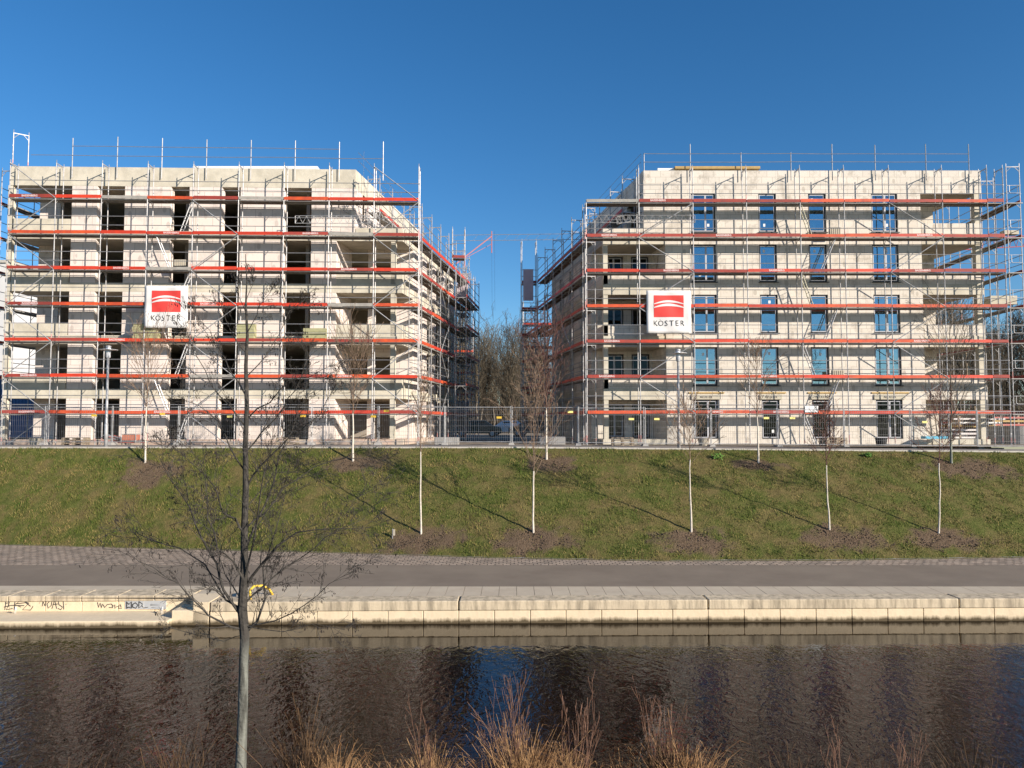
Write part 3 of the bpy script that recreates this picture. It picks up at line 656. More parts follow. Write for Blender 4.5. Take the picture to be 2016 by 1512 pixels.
# ================================================================== SCAFFOLDS
cache = {}
def cached(key, fn):
    if key not in cache: cache[key] = fn()
    return cache[key]
D_ = .73
def frame_mesh(h, depth=D_, top=True):
    def fn():
        b = MB(); r = .028
        b.tube([(0, 0, 0), (0, 0, h)], r, 6); b.tube([(0, depth, 0), (0, depth, h)], r, 6)
        if top:
            b.box(-.02, .02, r, depth - r, h - .05, h - .005)
            b.tube([(0, .02, h - .30), (0, .26, h - .04)], .016, 5); b.tube([(0, depth - .02, h - .30), (0, depth - .26, h - .04)], .016, 5)
        b.tube([(0, 0, h), (0, 0, h + .17)], .018, 5); b.tube([(0, depth, h), (0, depth, h + .17)], .018, 5)
        for z in (.5, 1.0): b.box(-.035, .035, -.035, -.01, z - .03, z + .03)
        return b.mesh('frame', M['frame'])
    return cached(('fr', round(h, 3), depth, top), fn)
def base_mesh(h):
    def fn():
        b = MB(); 
        for y in (0, D_):
            b.tube([(0, y, 0), (0, y, h)], .019, 6); b.box(-.075, .075, y - .075, y + .075, -.004, .01)
            b.tube([(-.07, y, h * .6), (.07, y, h * .6)], .012, 4)
        return b.mesh('base_jack', M['galv'])
    return cached(('bj', round(h, 2)), fn)
def deck_mesh(kind):
    def fn():
        b = MB(); y0, y1 = .03, D_ - .03; mid = (y0 + y1) / 2
        b.cm = 0
        for a, c in ((y0, mid - .006), (mid + .006, y1)):
            b.cm = 0; b.box(.012, .988, a, a + .025, -.055, .0); b.box(.012, .988, c - .025, c, -.055, .0)
            b.cm = 1; b.box(.014, .986, a + .027, c - .027, -.022, -.004)
            b.cm = 0
            for q in (.012, .34, .66, .98): b.box(q, q + .008, a + .026, c - .026, -.05, -.024)
        return b.mesh('deck', [M['steel_edge'], M[kind]])
    return cached(('dk', kind), fn)
def toe_mesh(kind):
    def fn():
        b = MB(); y0, y1 = -.052, -.024
        b.add([(.02, y0, .01), (.98, y0, .01), (.98, y1, .01), (.02, y1, .01), (.006, y0, .05), (.994, y0, .05), (.994, y1, .05), (.006, y1, .05),
               (.006, y0, .15), (.994, y0, .15), (.994, y1, .15), (.006, y1, .15), (.02, y0, .19), (.98, y0, .19), (.98, y1, .19), (.02, y1, .19)],
              [(3,2,1,0)] + [(a + i, a + (i + 1) % 4, a + 4 + (i + 1) % 4, a + 4 + i) for a in (0, 4, 8) for i in range(4)] + [(12,13,14,15)])
        return b.mesh('toe_board', M[kind])
    return cached(('tb', kind), fn)
def rail_mesh():
    def fn():
        b = MB(); 
        for z in (.5, 1.0): b.tube([(0, -.03, z), (1, -.03, z)], .021, 5)
        return b.mesh('guard_rail', M['galv_thin'])
    return cached('rail', fn)
def brace_mesh(L, up):
    def fn():
        b = MB(); z0, z1 = (0.02, 1.95) if up else (1.95, .02)
        b.tube([(0, -.055, z0), (L, -.055, z1)], .026, 5); return b.mesh('diagonal_brace', M['galv'])
    return cached(('br', round(L, 2), up), fn)
def ladder_mesh(x0, x1, m='alu'):
    def fn():
        b = MB()
        for y in (.16, .52): b.tube([(x0, y, -.02), (x1, y, 2.0)], .030, 4)
        for i in range(8):
            t = (i + .5) / 8; x = x0 + (x1 - x0) * t; b.tube([(x, .16, 2.0 * t), (x, .52, 2.0 * t)], .014, 4)
        return b.mesh('ladder', M[m])
    return cached(('ld', x0, x1, m), fn)
logo_txt = text_mesh('BASSENBERG', .15, M['white_paint'], bold=.004)
def scaffold(name, label, origin, ang, bays, z0, decks, parent_group='scaffolds around the two buildings', topl=2.0, toe=None, braces=(), ladders=(), texts=(), skip=(), seed=1, nofront=False, base=True, railskip=(), inner=False):
    th = thing(name, label, 'scaffold', (origin[0], origin[1], z0), ang, parent_group)
    rr = random.Random(seed)
    xs = [0]
    for L in bays: xs.append(xs[-1] + L)
    lv = [d - z0 for d in decks]
    for i, x in enumerate(xs):
        if base:
            h0 = lv[0]; jack = .22
            link('base_jack', base_mesh(jack), th, (x, 0, 0)); link('frame', frame_mesh(h0 - jack), th, (x, 0, jack))
        for k, z in enumerate(lv):
            if ('f', k, i) in skip: continue
            link('frame', frame_mesh(2.0 if k < len(lv) - 1 else topl), th, (x, 0, z))
    for k, z in enumerate(lv):
        for i, L in enumerate(bays):
            if (k, i) in skip: continue
            if L < 1.2: kind = 'toe_dull'
            elif toe and (k, i) in toe: kind = toe[(k, i)]
            else: kind = rr.choice(['toe_red', 'toe_dull', 'toe_dull', 'toe_orange', 'toe_red'] if k > 3 else ['toe_orange', 'toe_dull', 'toe_red', 'toe_orange'])
            link('deck', deck_mesh('ply' if rr.random() < .6 else 'ply_grey'), th, (xs[i], 0, z), (L, 1, 1))
            tb = link('toe_board', toe_mesh(kind), th, (xs[i], rr.uniform(-.006, .004), z + rr.uniform(-.012, .012)), (L, 1, rr.uniform(.92, 1.05)), (0, rr.uniform(-.006, .006), 0))
            if (k, i) in texts:
                t = link('lettering', logo_txt, tb, ((.35 + .3 * rr.random()), -.0545, .10), (1 / L, 1, 1))
            if (k, i) not in railskip: link('guard_rail', rail_mesh(), th, (xs[i], 0, z), (L, 1, 1))
            if inner: link('guard_rail', rail_mesh(), th, (xs[i], D_ + .06, z), (L, 1, 1))
    for (k, i, up) in braces:
        zz = lv[k] if k >= 0 else lv[0] - 2.0
        link('diagonal_brace', brace_mesh(bays[i], up), th, (xs[i], 0, zz), (1, 1, 1))
    for (k, i, a, c, m) in ladders:
        zz = lv[k] if k >= 0 else lv[0] - 2.0
        link('ladder', ladder_mesh(a, c, m), th, (xs[i], 0, zz))
    return th, xs
DK = [1.74 + 2 * k for k in range(7)]
# ---- left building front
o1 = (-27.95, 43.53 - 1.03 + .031 * (-27.95 + 5.27)); L1 = 22.69 / 9
toe1 = {(6,2):'toe_grey',(6,5):'toe_grey',(6,0):'toe_dull',(6,3):'toe_orange',(6,7):'toe_red',(6,8):'toe_red',(5,2):'toe_red',(5,5):'toe_red',(5,6):'toe_dull',(5,7):'toe_grey',(5,8):'toe_dull',
        (4,3):'toe_grey',(4,1):'toe_red',(4,4):'toe_red',(4,5):'toe_red',(4,6):'toe_red',(4,7):'toe_dull',(4,8):'toe_red',(3,7):'toe_grey',(1,4):'toe_grey',(3,5):'toe_red',(3,6):'toe_red'}
br1 = [(6, 0, False), (5, 0, True), (4, 0, False), (3, 0, True), (2, 0, False), (1, 0, True), (0, 0, False), (-1, 0, True)]
br1 += [(5, 4, False), (4, 4, True), (3, 4, False), (2, 4, True), (1, 4, False), (0, 4, True), (-1, 4, False)]
br1 += [(6, 8, False), (5, 8, True), (4, 8, False), (3, 8, True), (2, 8, False), (1, 8, True), (0, 8, False)]
ld1 = [(5, 3, 1.7, 2.4, 'alu'), (4, 3, 1.25, .45, 'alu'), (3, 3, 1.6, 2.4, 'alu'), (2, 3, 1.25, .45, 'alu'), (1, 3, 1.6, 2.3, 'alu'), (0, 3, 1.3, .5, 'alu'), (-1, 3, 1.7, 2.35, 'alu')]
br1 = [b for b in br1 if b[0] >= 0] + [(-1, 0, True), (-1, 4, False)]
sc1, xs1 = scaffold('scaffold', 'wide front scaffold with red toe boards on the left building with bare openings', o1, math.atan(.031), [L1] * 9, 0.0, DK, toe=toe1, braces=br1, ladders=ld1, seed=3,
    texts={(6,0),(5,3),(5,6),(4,2),(4,7),(3,0),(3,4),(2,2),(1,0),(1,7),(0,0),(0,3)})
# roof edge guard on the left building
def edge_guard(name, label, tf, us, v, zr, ztops, rails, z0, extra=None):
    th = thing(name, label, 'guard rail', (0, 0, 0), 0, 'roof edge guard rails')
    for u, zt in zip(us, ztops):
        b = MB(tf); b.tube([(u, v, z0), (u, v, zt)], .024, 6); b.build('post', M['galv'], th)
    for (ua, ub, z) in rails:
        b = MB(tf); n = max(2, int(abs(ub - ua) / 2)); rr = random.Random(int(z * 50))
        b.tube([(ua + (ub - ua) * i / n, v - .03, z + rr.uniform(-.02, .02)) for i in range(n + 1)], .018, 5); b.build('rail', M['galv_thin'], th)
    return th
us = [o1[0] + L1 * i + .35 for i in range(1, 9)]
edge_guard('roof_guard_rail', 'steel tube guard rail on posts along the roof edge of the left building', T1, us, -.12, 0, [17.5, 17.6, 17.55, 17.5, 17.5, 17.5, 17.45, 17.5], [(us[0], us[6], 17.02), (us[0] - 2.3, us[7], 16.48)], 15.2)
# tall end frame at the far left corner
tf_ = thing('end_frame', 'tall steel end frame rising above the far left corner of the left scaffold', 'scaffold frame', (-28.2, 42.35, 15.9))
link('frame', frame_mesh(1.75), tf_, (0, 0, 0), (1, 1, 1), (0, 0, R(-52)))
# ---- right building front
o2 = (4.21, 42.70); bays2 = [2.99, 3.07, 3.04, 3.05, 2.50, 2.56, 3.02, 2.56, .91]
toe2 = {(6,0):'toe_grey',(6,1):'toe_dull',(6,2):'toe_dull',(6,3):'toe_dull',(6,6):'toe_dull',(6,4):'toe_orange',(6,5):'toe_orange',(6,7):'toe_orange',(5,6):'toe_red',(4,0):'toe_red',(4,1):'toe_dull',(4,2):'toe_dull',(5,2):'toe_dull',(5,1):'toe_dull',(5,0):'toe_dull',
        (3,2):'toe_orange',(3,0):'toe_orange',(2,0):'toe_dull',(1,0):'toe_dull'}
br2 = [(5, 1, True), (4, 1, False), (3, 1, True), (2, 1, False), (1, 1, True), (0, 1, False)]
br2 += [(5, 6, False), (4, 6, True), (3, 6, False), (2, 6, True), (1, 6, False), (0, 6, True), (-1, 6, False)]
ld2 = [(5, 4, .75, .1, 'timber_pale'), (4, 4, 1.2, 2.05, 'alu'), (3, 4, .75, .1, 'timber_pale'), (2, 4, 1.3, 2.1, 'alu'), (1, 4, .8, .1, 'alu'), (0, 4, 1.3, 2.1, 'alu'), (-1, 4, .85, .1, 'alu')]
M['timber_pale'] = mat('pale ladder', (.62, .58, .42), .6)
sc2, xs2 = scaffold('scaffold', 'wide front scaffold with red toe boards on the right building with fitted windows', o2, 0, bays2, -.1, DK, toe=toe2, braces=br2, ladders=ld2, seed=9, skip={('f', 6, 0)}, railskip={(6, 0)},
    texts={(6,1),(5,0),(5,2),(5,6),(4,1),(4,3),(4,6),(2,0),(2,6),(1,0),(1,3),(0,2),(0,3)})
us2 = [10.35, 13.3, 16.2, 18.6, 21.1, 24.05, 26.55]
edge_guard('roof_guard_rail', 'steel tube guard rail on posts along the roof edge of the right building', T2, [7.66] + us2, -.12, 0, [16.9, 17.45, 16.95, 16.95, 17.45, 17.4, 17.45, 17.45], [(7.66, 26.55, 16.86), (7.66, 26.55, 16.38)], 15.3)
# lattice girders on both fronts
def girder(b, p, q, h=.42, n=10, r=.02):
    p, q = Vector(p), Vector(q); up = Vector((0, 0, h)); b.tube([p, q], r, 5); b.tube([p + up, q + up], r, 5)
    for i in range(n):
        a = p.lerp(q, i / n); c = p.lerp(q, (i + .5) / n); d = p.lerp(q, (i + 1) / n)
        b.tube([a, c + up], r * .6, 4); b.tube([c + up, d], r * .6, 4)
    b.tube([p, p + up], r, 4); b.tube([q, q + up], r, 4)
b = MB(); girder(b, (0, 0, 0), (4.2, 0, 0)); g1 = b.build('lattice_girder', M['galv'], loc=(-12.2, 42.35, 12.45)); props(g1, 'steel lattice girder tied horizontally across the top floor front of the left building', 'girder', 'lattice girders')
b = MB(); girder(b, (0, 0, 0), (2.2, 2.4, -1.0), n=9); g2 = b.build('lattice_girder', M['galv'], loc=(-9.9, 42.9, 13.5)); props(g2, 'lattice girder slanting down and inward beside the top right corner of the left building', 'girder', 'lattice girders')
b = MB(); girder(b, (0, 0, 0), (2.6, 2.6, -1.0), n=9); g3 = b.build('lattice_girder', M['galv'], loc=(-9.0, 42.9, 13.7)); props(g3, 'second slanting lattice girder, right of its twin under the top deck of the left scaffold', 'girder', 'lattice girders')
b = MB(); girder(b, (0, 0, 0), (6.1, 0, 0), n=14); g4 = b.build('lattice_girder', M['galv'], loc=(4.25, 42.6, 12.55)); props(g4, 'horizontal lattice girder spanning the first two bays at the top left of the right scaffold', 'girder', 'lattice girders')
b = MB(); girder(b, (0, 0, 0), (2.6, 1.6, .9), n=9); g5 = b.build('lattice_girder', M['galv'], loc=(6.0, 43.1, 12.6)); props(g5, 'lattice girder rising to the right under the grey deck at the right building corner', 'girder', 'lattice girders')
# ---- side scaffolds
def side(name, label, p, q, n, z0, decks, flip=False, **kw):
    v = Vector((q[0] - p[0], q[1] - p[1], 0)); L = v.length / n
    return scaffold(name, label, p, math.atan2(v.y, v.x), [L] * n, z0, decks, **kw)
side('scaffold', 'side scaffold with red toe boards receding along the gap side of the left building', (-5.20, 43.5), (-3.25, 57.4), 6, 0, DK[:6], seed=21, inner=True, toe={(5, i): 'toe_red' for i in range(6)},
     braces=[(0, 2, True), (1, 2, False), (2, 2, True), (3, 2, False), (4, 2, True), (1, 5, True), (2, 5, False), (3, 5, True), (4, 5, False), (5, 5, True)])
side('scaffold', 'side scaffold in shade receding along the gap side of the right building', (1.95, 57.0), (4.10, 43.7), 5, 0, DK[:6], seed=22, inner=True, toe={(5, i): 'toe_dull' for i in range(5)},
     braces=[(0, 1, True), (1, 1, False), (2, 1, True), (3, 1, False), (4, 1, True), (1, 3, True), (2, 3, False), (3, 3, True)])
side('scaffold', 'upper scaffold standing on the terrace beside the set back top floor of the left building', (-7.85, 44.6), (-6.1, 57.5), 5, 12.25, [13.74], seed=23, topl=2.0)
side('scaffold', 'upper scaffold standing on the terrace beside the set back top floor of the right building', (4.6, 57.2), (6.55, 44.6), 5, 12.25, [13.74], seed=24, topl=2.0)
edge_guard('roof_guard_rail', 'steel guard rail along the gap side roof edge of the left building', lambda u, v, z: (-8.95 + .139 * u, 43.6 + u, z), [1.0, 3.6, 6.2, 8.8, 11.4, 13.9], 0, 0, [17.4, 16.9, 17.3, 17.3, 17.3, 17.3], [(0, 14, 16.95), (0, 14, 16.45)], 15.3)
edge_guard('roof_guard_rail', 'steel guard rail along the gap side roof edge of the right building', lambda u, v, z: (7.5 - .16 * u, 43.6 + u, z), [.0, 3.4, 6.0, 8.6, 11.2, 13.9], 0, 0, [16.9] * 6, [(0, 14, 16.86), (0, 14, 16.40)], 15.3)
# ---- right end scaffold, seen end on
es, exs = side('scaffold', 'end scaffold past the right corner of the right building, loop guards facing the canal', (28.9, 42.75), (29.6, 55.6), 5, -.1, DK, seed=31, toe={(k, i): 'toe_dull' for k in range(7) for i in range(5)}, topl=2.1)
for k, z in enumerate(DK):
    b = MB(); 
    for zz in (.55, 1.0): b.tube([(-.02, -.0, zz), (-.02, D_, zz)], .018, 5)
    b.tube([(-.06, .16, 1.0), (-.06, .16, .62), (-.06, .22, .55), (-.06, .55, .55), (-.06, .61, .62), (-.06, .61, 1.0)], .016, 5)
    b.build('end_guard', M['galv'], es, loc=(0, 0, z + .1))
    b = MB(); b.box(-.08, -.04, -.1, D_ + .1, -.06, -.01); b.build('end_ledger', M['steel_edge'], es, loc=(0, 0, z + .1))
# ---- left return scaffold
side('scaffold', 'return scaffold running back from the far left corner, seen through the left loggias', (-28.6, 57.0), (-29.35, 43.2), 5, 0, DK, seed=32)
# ---- scaffolds further back beyond the gap
side('scaffold', 'distant scaffold of the rear left building with orange toe boards in the gap', (-6.5, 70.0), (-3.6, 70.2), 1, 0, DK[:6], seed=33, topl=3.0)
side('scaffold', 'tall narrow scaffold tower at the far end of the left side scaffold', (-3.55, 58.6), (-3.45, 61.2), 1, 0, DK[:5], seed=34)
side('scaffold', 'scaffold tower with pink grey screens at the far end of the right side scaffold', (.75, 56.9), (1.85, 57.0), 1, 0, DK[:6], seed=35, topl=3.2)
side('scaffold', 'distant scaffold of the rear right building beyond the gap', (1.0, 66.0), (4.2, 66.2), 1, 0, DK[:5], seed=36)
side('scaffold', 'outer scaffold layer in front of the far half of the left side scaffold', (-3.1, 51.2), (-2.5, 57.2), 3, 0, DK[:5], seed=41, topl=2.0, braces=[(0, 0, True), (1, 1, False), (2, 0, True), (3, 1, False)])
side('scaffold', 'outer scaffold layer in front of the far half of the right side scaffold', (1.0, 57.4), (2.15, 50.4), 3, 0, DK[:4], seed=42, topl=2.0, braces=[(0, 0, True), (1, 1, False), (2, 0, True), (3, 1, False)])
side('scaffold', 'narrow scaffold tower rising above the far end of the left side scaffold', (-4.1, 52.0), (-3.25, 52.1), 1, 11.8, [12.6], seed=43, topl=2.0)
M['screen'] = mat('pinkish grey screen sheet', (.44, .37, .40), .8, var=(.50, .43, .45), scale=2)
def sheet(label, px0, py0, px1, py1, Y):
    a = W(px0, py1, Y); c = W(px1, py0, Y); b = MB(); b.box(0, c.x - a.x, -.015, .015, 0, c.z - a.z)
    n = 5
    for i in range(n): b.tube([((c.x - a.x) * i / (n - 1), -.02, c.z - a.z - .02), ((c.x - a.x) * i / (n - 1), .05, c.z - a.z + .05)], .008, 4)
    props(b.build('screen_sheet', M['screen'], loc=(a.x, Y, a.z)), label, 'sheet', 'screen sheets')
sheet('pinkish grey screen sheet high on the tower left of the right building', 1030, 530, 1050, 592, 56.7)
sheet('pinkish grey screen sheet hanging at the far top end of the left side scaffold', 900, 538, 922, 590, 57.0)
sheet('lower pinkish grey screen sheet low behind the fence in the gap', 900, 790, 923, 850, 57.6)
# hoist beam spanning the gap
b = MB(); A = W(890, 463, 55); C = W(1175, 460, 55)
hb = thing('hoist_beam', 'thin lattice beam spanning the gap between the two scaffolds with a pink strut', 'beam', (A.x, 55, A.z))
b.tube([(0, 0, .0), (C.x - A.x, 0, .12)], .02, 5); b.tube([(0, 0, -.42), (C.x - A.x, 0, -.30)], .02, 5)
for i in range(14): t = i / 14; x = (C.x - A.x) * t; b.tube([(x, 0, -.42 + .12 * t), (x + (C.x - A.x) / 28, 0, .12 * t)], .008, 4)
b.build('beam', M['galv'], hb)
b = MB(); P0 = W(897, 520, 55) - A; P1 = W(968, 465, 55) - A; b.tube([(P0.x, 0, P0.z), (P1.x, 0, P1.z)], .04, 6); b.tube([(P0.x + .1, .3, P0.z + .2), (P1.x, .3, P1.z - .5)], .02, 5)
M['pink'] = mat('faded pink paint', (.62, .25, .24), .6); b.build('strut', M['pink'], hb)
b = MB(); P0 = W(968, 455, 55) - A; P1 = W(968, 498, 55) - A; b.tube([(P0.x, 0, P0.z), (P1.x, 0, P1.z)], .035, 6); b.build('post', M['red_paint'], hb)
b = MB(); P1 = W(969, 612, 55) - A; b.tube([(P0.x, 0, P0.z - 1.4), (P1.x, 0, P1.z)], .005, 4); b.tube([(P0.x + .2, 0, P0.z), (P1.x + .2, 0, P1.z)], .005, 4); b.build('rope', M['ink'], hb)
# ---- banners
def banner(label, x, y, zb_, w_, h_, seed, rz):
    th = thing('banner', label, 'banner', (x, y, zb_), rz, 'contractor banners tied to the scaffolds')
    rr = random.Random(seed); n = 16; b = MB()
    def off(u, v): return -.02 - .035 * noise.noise(Vector((u * 1.4 + seed, v * 1.4, seed))) - .02 * math.sin(v * 3 + u * 4)
    def cloth(u0, u1, v0, v1, lift, inside=None, nn=n):
        bb = MB()
        for j in range(nn + 1):
            for i in range(nn + 1):
                u = u0 + (u1 - u0) * i / nn; v = v0 + (v1 - v0) * j / nn; bb.v.append((u, off(u, v) - lift, v))
        for j in range(nn):
            for i in range(nn):
                if inside and not inside(u0 + (u1 - u0) * (i + .5) / nn, v0 + (v1 - v0) * (j + .5) / nn): continue
                a = j * (nn + 1) + i; bb.f.append((a, a + 1, a + nn + 2, a + nn + 1)); bb.m.append(0)
        return bb
    c = cloth(0, w_, 0, h_, 0).build('cloth', M['banner'], th, smooth=True)
    mod = c.modifiers.new('thick', 'SOLIDIFY'); mod.thickness = .01
    lx0, lx1, lz0, lz1 = w_ * .165, w_ * .835, h_ * .375, h_ * .885
    cloth(lx0, lx1, lz0, lz1, .008, nn=20).build('emblem', M['logo_red'], th, smooth=True)
    bb = MB()
    for k, (base, rise, th_) in enumerate(((.44, .20, .065), (.60, .20, .055))):
        n2 = 26; H_ = lz1 - lz0
        for i in range(n2 + 1):
            t = i / n2; u = lx0 + (lx1 - lx0) * t
            arc = math.sin(math.pi * (.12 + .76 * t)) - math.sin(math.pi * .12)
            v = lz0 + H_ * (base + rise * arc); tt = H_ * th_ * (.5 + 1.0 * math.sin(math.pi * t)) * .6
            bb.v += [(u, off(u, v) - .016, v - tt), (u, off(u, v) - .016, v + tt)]
        s = k * (n2 + 1) * 2
        for i in range(n2): bb.f.append((s + 2*i, s + 2*i + 2, s + 2*i + 3, s + 2*i + 1)); bb.m.append(0)
    bb.build('emblem_arc', M['banner'], th, smooth=True)
    x0 = w_ * .20
    for i, ch in enumerate('KÖSTER'):
        tm = text_mesh(ch, h_ * .185, M['ink']); u = w_ * (.20 + .12 * i)
        link('lettering', tm, th, (u, off(u, h_ * .22) - .015, h_ * .225), (.92, 1, 1))
    b = MB()
    for i in range(7):
        for zz in (0, h_): b.tube([(w_ * i / 6, -.02, zz), (w_ * i / 6, .10, zz + (.06 if zz else -.06))], .008, 4)
    for i in range(1, 7):
        for xx in (0, w_): b.tube([(xx, -.02, h_ * i / 7), (xx + (.05 if xx else -.05), .1, h_ * i / 7)], .008, 4)
    b.build('tie', M['galv_thin'], th)
banner('white contractor banner with red emblem on the left scaffold, above stacked insulation', -20.32, 41.87, 6.48, 2.36, 2.34, 3, R(1.8))
banner('white contractor banner with red emblem on the right scaffold, left of the first window column', 7.56, 42.58, 6.26, 2.50, 2.42, 8, 0)
# ================================================================== TREES
def bark(name, c, v, sc=8): return mat(name, c, .9, var=v, scale=sc, bump=.5, bscale=30, spec=.15)
M['bark_dark'] = bark('dark alder bark', (.040, .036, .032), (.085, .078, .068))
M['bark_grey'] = bark('grey green lichen bark', (.16, .17, .14), (.30, .31, .26), 5)
M['bark_white'] = bark('white limewashed bark', (.66, .60, .50), (.50, .44, .36), 7)
M['twig_tan'] = bark('tan twigs', (.16, .11, .075), (.24, .17, .12))
M['twig_red'] = bark('reddish twigs', (.10, .055, .045), (.16, .085, .068))
M['twig_grey'] = bark('grey brown twigs', (.12, .10, .08), (.20, .17, .13))
M['twig_far'] = bark('far brown twigs', (.10, .082, .058), (.17, .14, .095), 2)
M['twig_far_dark'] = bark('far dark twigs', (.055, .045, .034), (.10, .08, .055), 2)
M['catkin'] = mat('dark cones', (.025, .018, .015), .9)
def rot_dir(d, ang, az):
    d = d.normalized(); a = d.orthogonal().normalized(); b = d.cross(a)
    s = a * math.cos(az) + b * math.sin(az)
    return (d * math.cos(ang) + s * math.sin(ang)).normalized()
def grow(b, p, d, L, r, lvl, rr, spec, tips):
    """spec: per level (n children, length factor, angle, up-turn)"""
    n = 5 if lvl == 0 else (4 if lvl == 1 else 3)
    pts = [p.copy()]; dirs = [d.copy()]
    up = spec['up'][min(lvl, len(spec['up']) - 1)]
    for i in range(n):
        d = (d + Vector((rr.gauss(0, spec['wob']), rr.gauss(0, spec['wob']), rr.gauss(0, spec['wob']) + up / n))).normalized()
        p = p + d * (L / n); pts.append(p.copy()); dirs.append(d.copy())
    rs = [max(r * (1 - .82 * i / n), spec['rmin']) for i in range(n + 1)]
    b.tube(pts, rs, 5 if lvl == 0 else 3, cap=False)
    tips.append(pts[-1])
    if lvl >= len(spec['n']): return
    k = spec['n'][lvl]; k = max(1, int(k * rr.uniform(.7, 1.3)))
    for i in range(k):
        t = spec['start'] + (1 - spec['start']) * (i + rr.random()) / k; f = t * n; j = min(int(f), n - 1)
        q = pts[j].lerp(pts[j + 1], f - j)
        dd = rot_dir(dirs[j + 1], rr.uniform(.6, 1.25) * spec['ang'][lvl], rr.uniform(0, 6.28))
        grow(b, q, dd, L * spec['len'][lvl] * rr.uniform(.6, 1.2) * (1.15 - .6 * t), rs[j] * .55, lvl + 1, rr, spec, tips)
def leader(rr, h, r0, wob=.02, n=14, lean=0, top=.12):
    pts = []; x = y = 0
    for i in range(n + 1):
        pts.append(Vector((x + lean * h * i / n, y, h * i / n))); x += rr.gauss(0, wob); y += rr.gauss(0, wob)
    return pts, [r0 * (1 - (1 - top) * (i / n) ** .8) for i in range(n + 1)]
def tree_meshes(seed, h, th, cr, r0, nb, spec, mt, mc, lean=0, prof=None, ang=.7, wob=.02):
    rr = random.Random(seed); pts, rs = leader(rr, h, r0, wob * (.55 if h < 9 else 1), lean=lean)
    n = len(pts) - 1; ksplit = max(1, round(th / h * n))
    tb = MB(); tb.tube([pts[0] - Vector((0, 0, .25))] + pts[:ksplit + 1], [rs[0] * 1.25] + rs[:ksplit + 1], 8)
    cb = MB(); cb.tube(pts[ksplit:], [q * .97 for q in rs[ksplit:]], 6); tips = []
    for i in range(nb):
        t = (i + rr.random()) / nb; z = th * .92 + (h * .97 - th * .92) * t; f = z / h * n; j = min(int(f), n - 1)
        q = pts[j].lerp(pts[j + 1], f - j); az = i * 2.4 + rr.uniform(-.4, .4); a = ang * rr.uniform(.75, 1.25) * (1 - .35 * t)
        d = Vector((math.cos(az) * math.sin(a), math.sin(az) * math.sin(a), math.cos(a)))
        L = cr * (prof(t) if prof else (1 - .75 * t)) / max(.35, math.sin(a)) * rr.uniform(.7, 1.1)
        grow(cb, q, d, L, rs[j] * .42, 0, rr, spec, tips)
    return tb.mesh('trunk', mt, True), cb.mesh('crown', mc), tips
young = dict(n=[5, 3], len=[.5, .5], ang=[.55, .6], up=[.35, .25, .2], wob=.07, start=.2, rmin=.007)
young_d = dict(n=[6, 3], len=[.45, .45], ang=[.6, .7], up=[.3, .2, .2], wob=.08, start=.15, rmin=.0065)
def place_tree(label, px, py, ptop, seed, th, cr, r0, nb, spec, mc, cat='tree', lean=0, prof=None, ang=.6, group='young trees on the embankment', mt='bark_white', Y=None):
    p = on_slope(px, py); q = W(px, ptop, p.y); h = q.z - p.z
    tm, cm_, tips = tree_meshes(seed, h, th, cr, r0, nb, spec, M[mt], M[mc], lean, prof, ang)
    t = thing('young_tree', label, cat, p, 0, group); link('trunk', tm, t); link('crown', cm_, t); return t
rnd_prof = lambda t: math.sin(math.pi * (.18 + .75 * t)) ** .8
place_tree('white trunked young tree high on the slope, below the left banner', 286, 912, 690, 11, 2.5, 1.35, .05, 26, young, 'twig_tan', prof=rnd_prof)
place_tree('white trunked young tree high on the slope before the right loggia of the left building', 695, 908, 692, 12, 2.3, 1.3, .055, 30, young, 'twig_tan', prof=rnd_prof)
place_tree('dense reddish crowned young tree on the upper slope at the gap between the buildings', 1076, 905, 668, 13, 2.2, 1.25, .055, 40, young_d, 'twig_red', prof=rnd_prof)
place_tree('thin white trunked young tree on the upper slope in front of the second window column', 1493, 911, 700, 14, 2.2, .95, .05, 22, young, 'twig_tan', prof=rnd_prof)
place_tree('grey trunked young tree on the upper slope before the right loggia of the right building', 1873, 912, 640, 15, 1.9, 1.5, .06, 30, young, 'twig_grey', prof=rnd_prof, mt='bark_grey')
place_tree('slender young tree low on the slope next to the small marker post', 829, 1052, 730, 16, 3.4, .62, .042, 20, young, 'twig_tan', lean=-.004, ang=.4)
place_tree('many stemmed young tree low on the slope in the middle of the gap', 1050, 1048, 715, 17, 2.3, 1.35, .045, 30, young, 'twig_tan', lean=.008, ang=.5)
place_tree('young tree with widely spread low branches below the right street lamp', 1361, 1047, 800, 18, 2.7, 1.5, .045, 20, young, 'twig_tan', lean=0, ang=.75)
place_tree('young tree with dark red twig tips below the third window column', 1633, 1044, 790, 19, 2.7, 1.0, .042, 24, young_d, 'twig_red', lean=0, ang=.7)
place_tree('slightly leaning young tree with red twigs, rightmost of the lower row', 1848, 1050, 775, 20, 2.9, 1.4, .042, 24, young_d, 'twig_red', lean=.03, ang=.8)
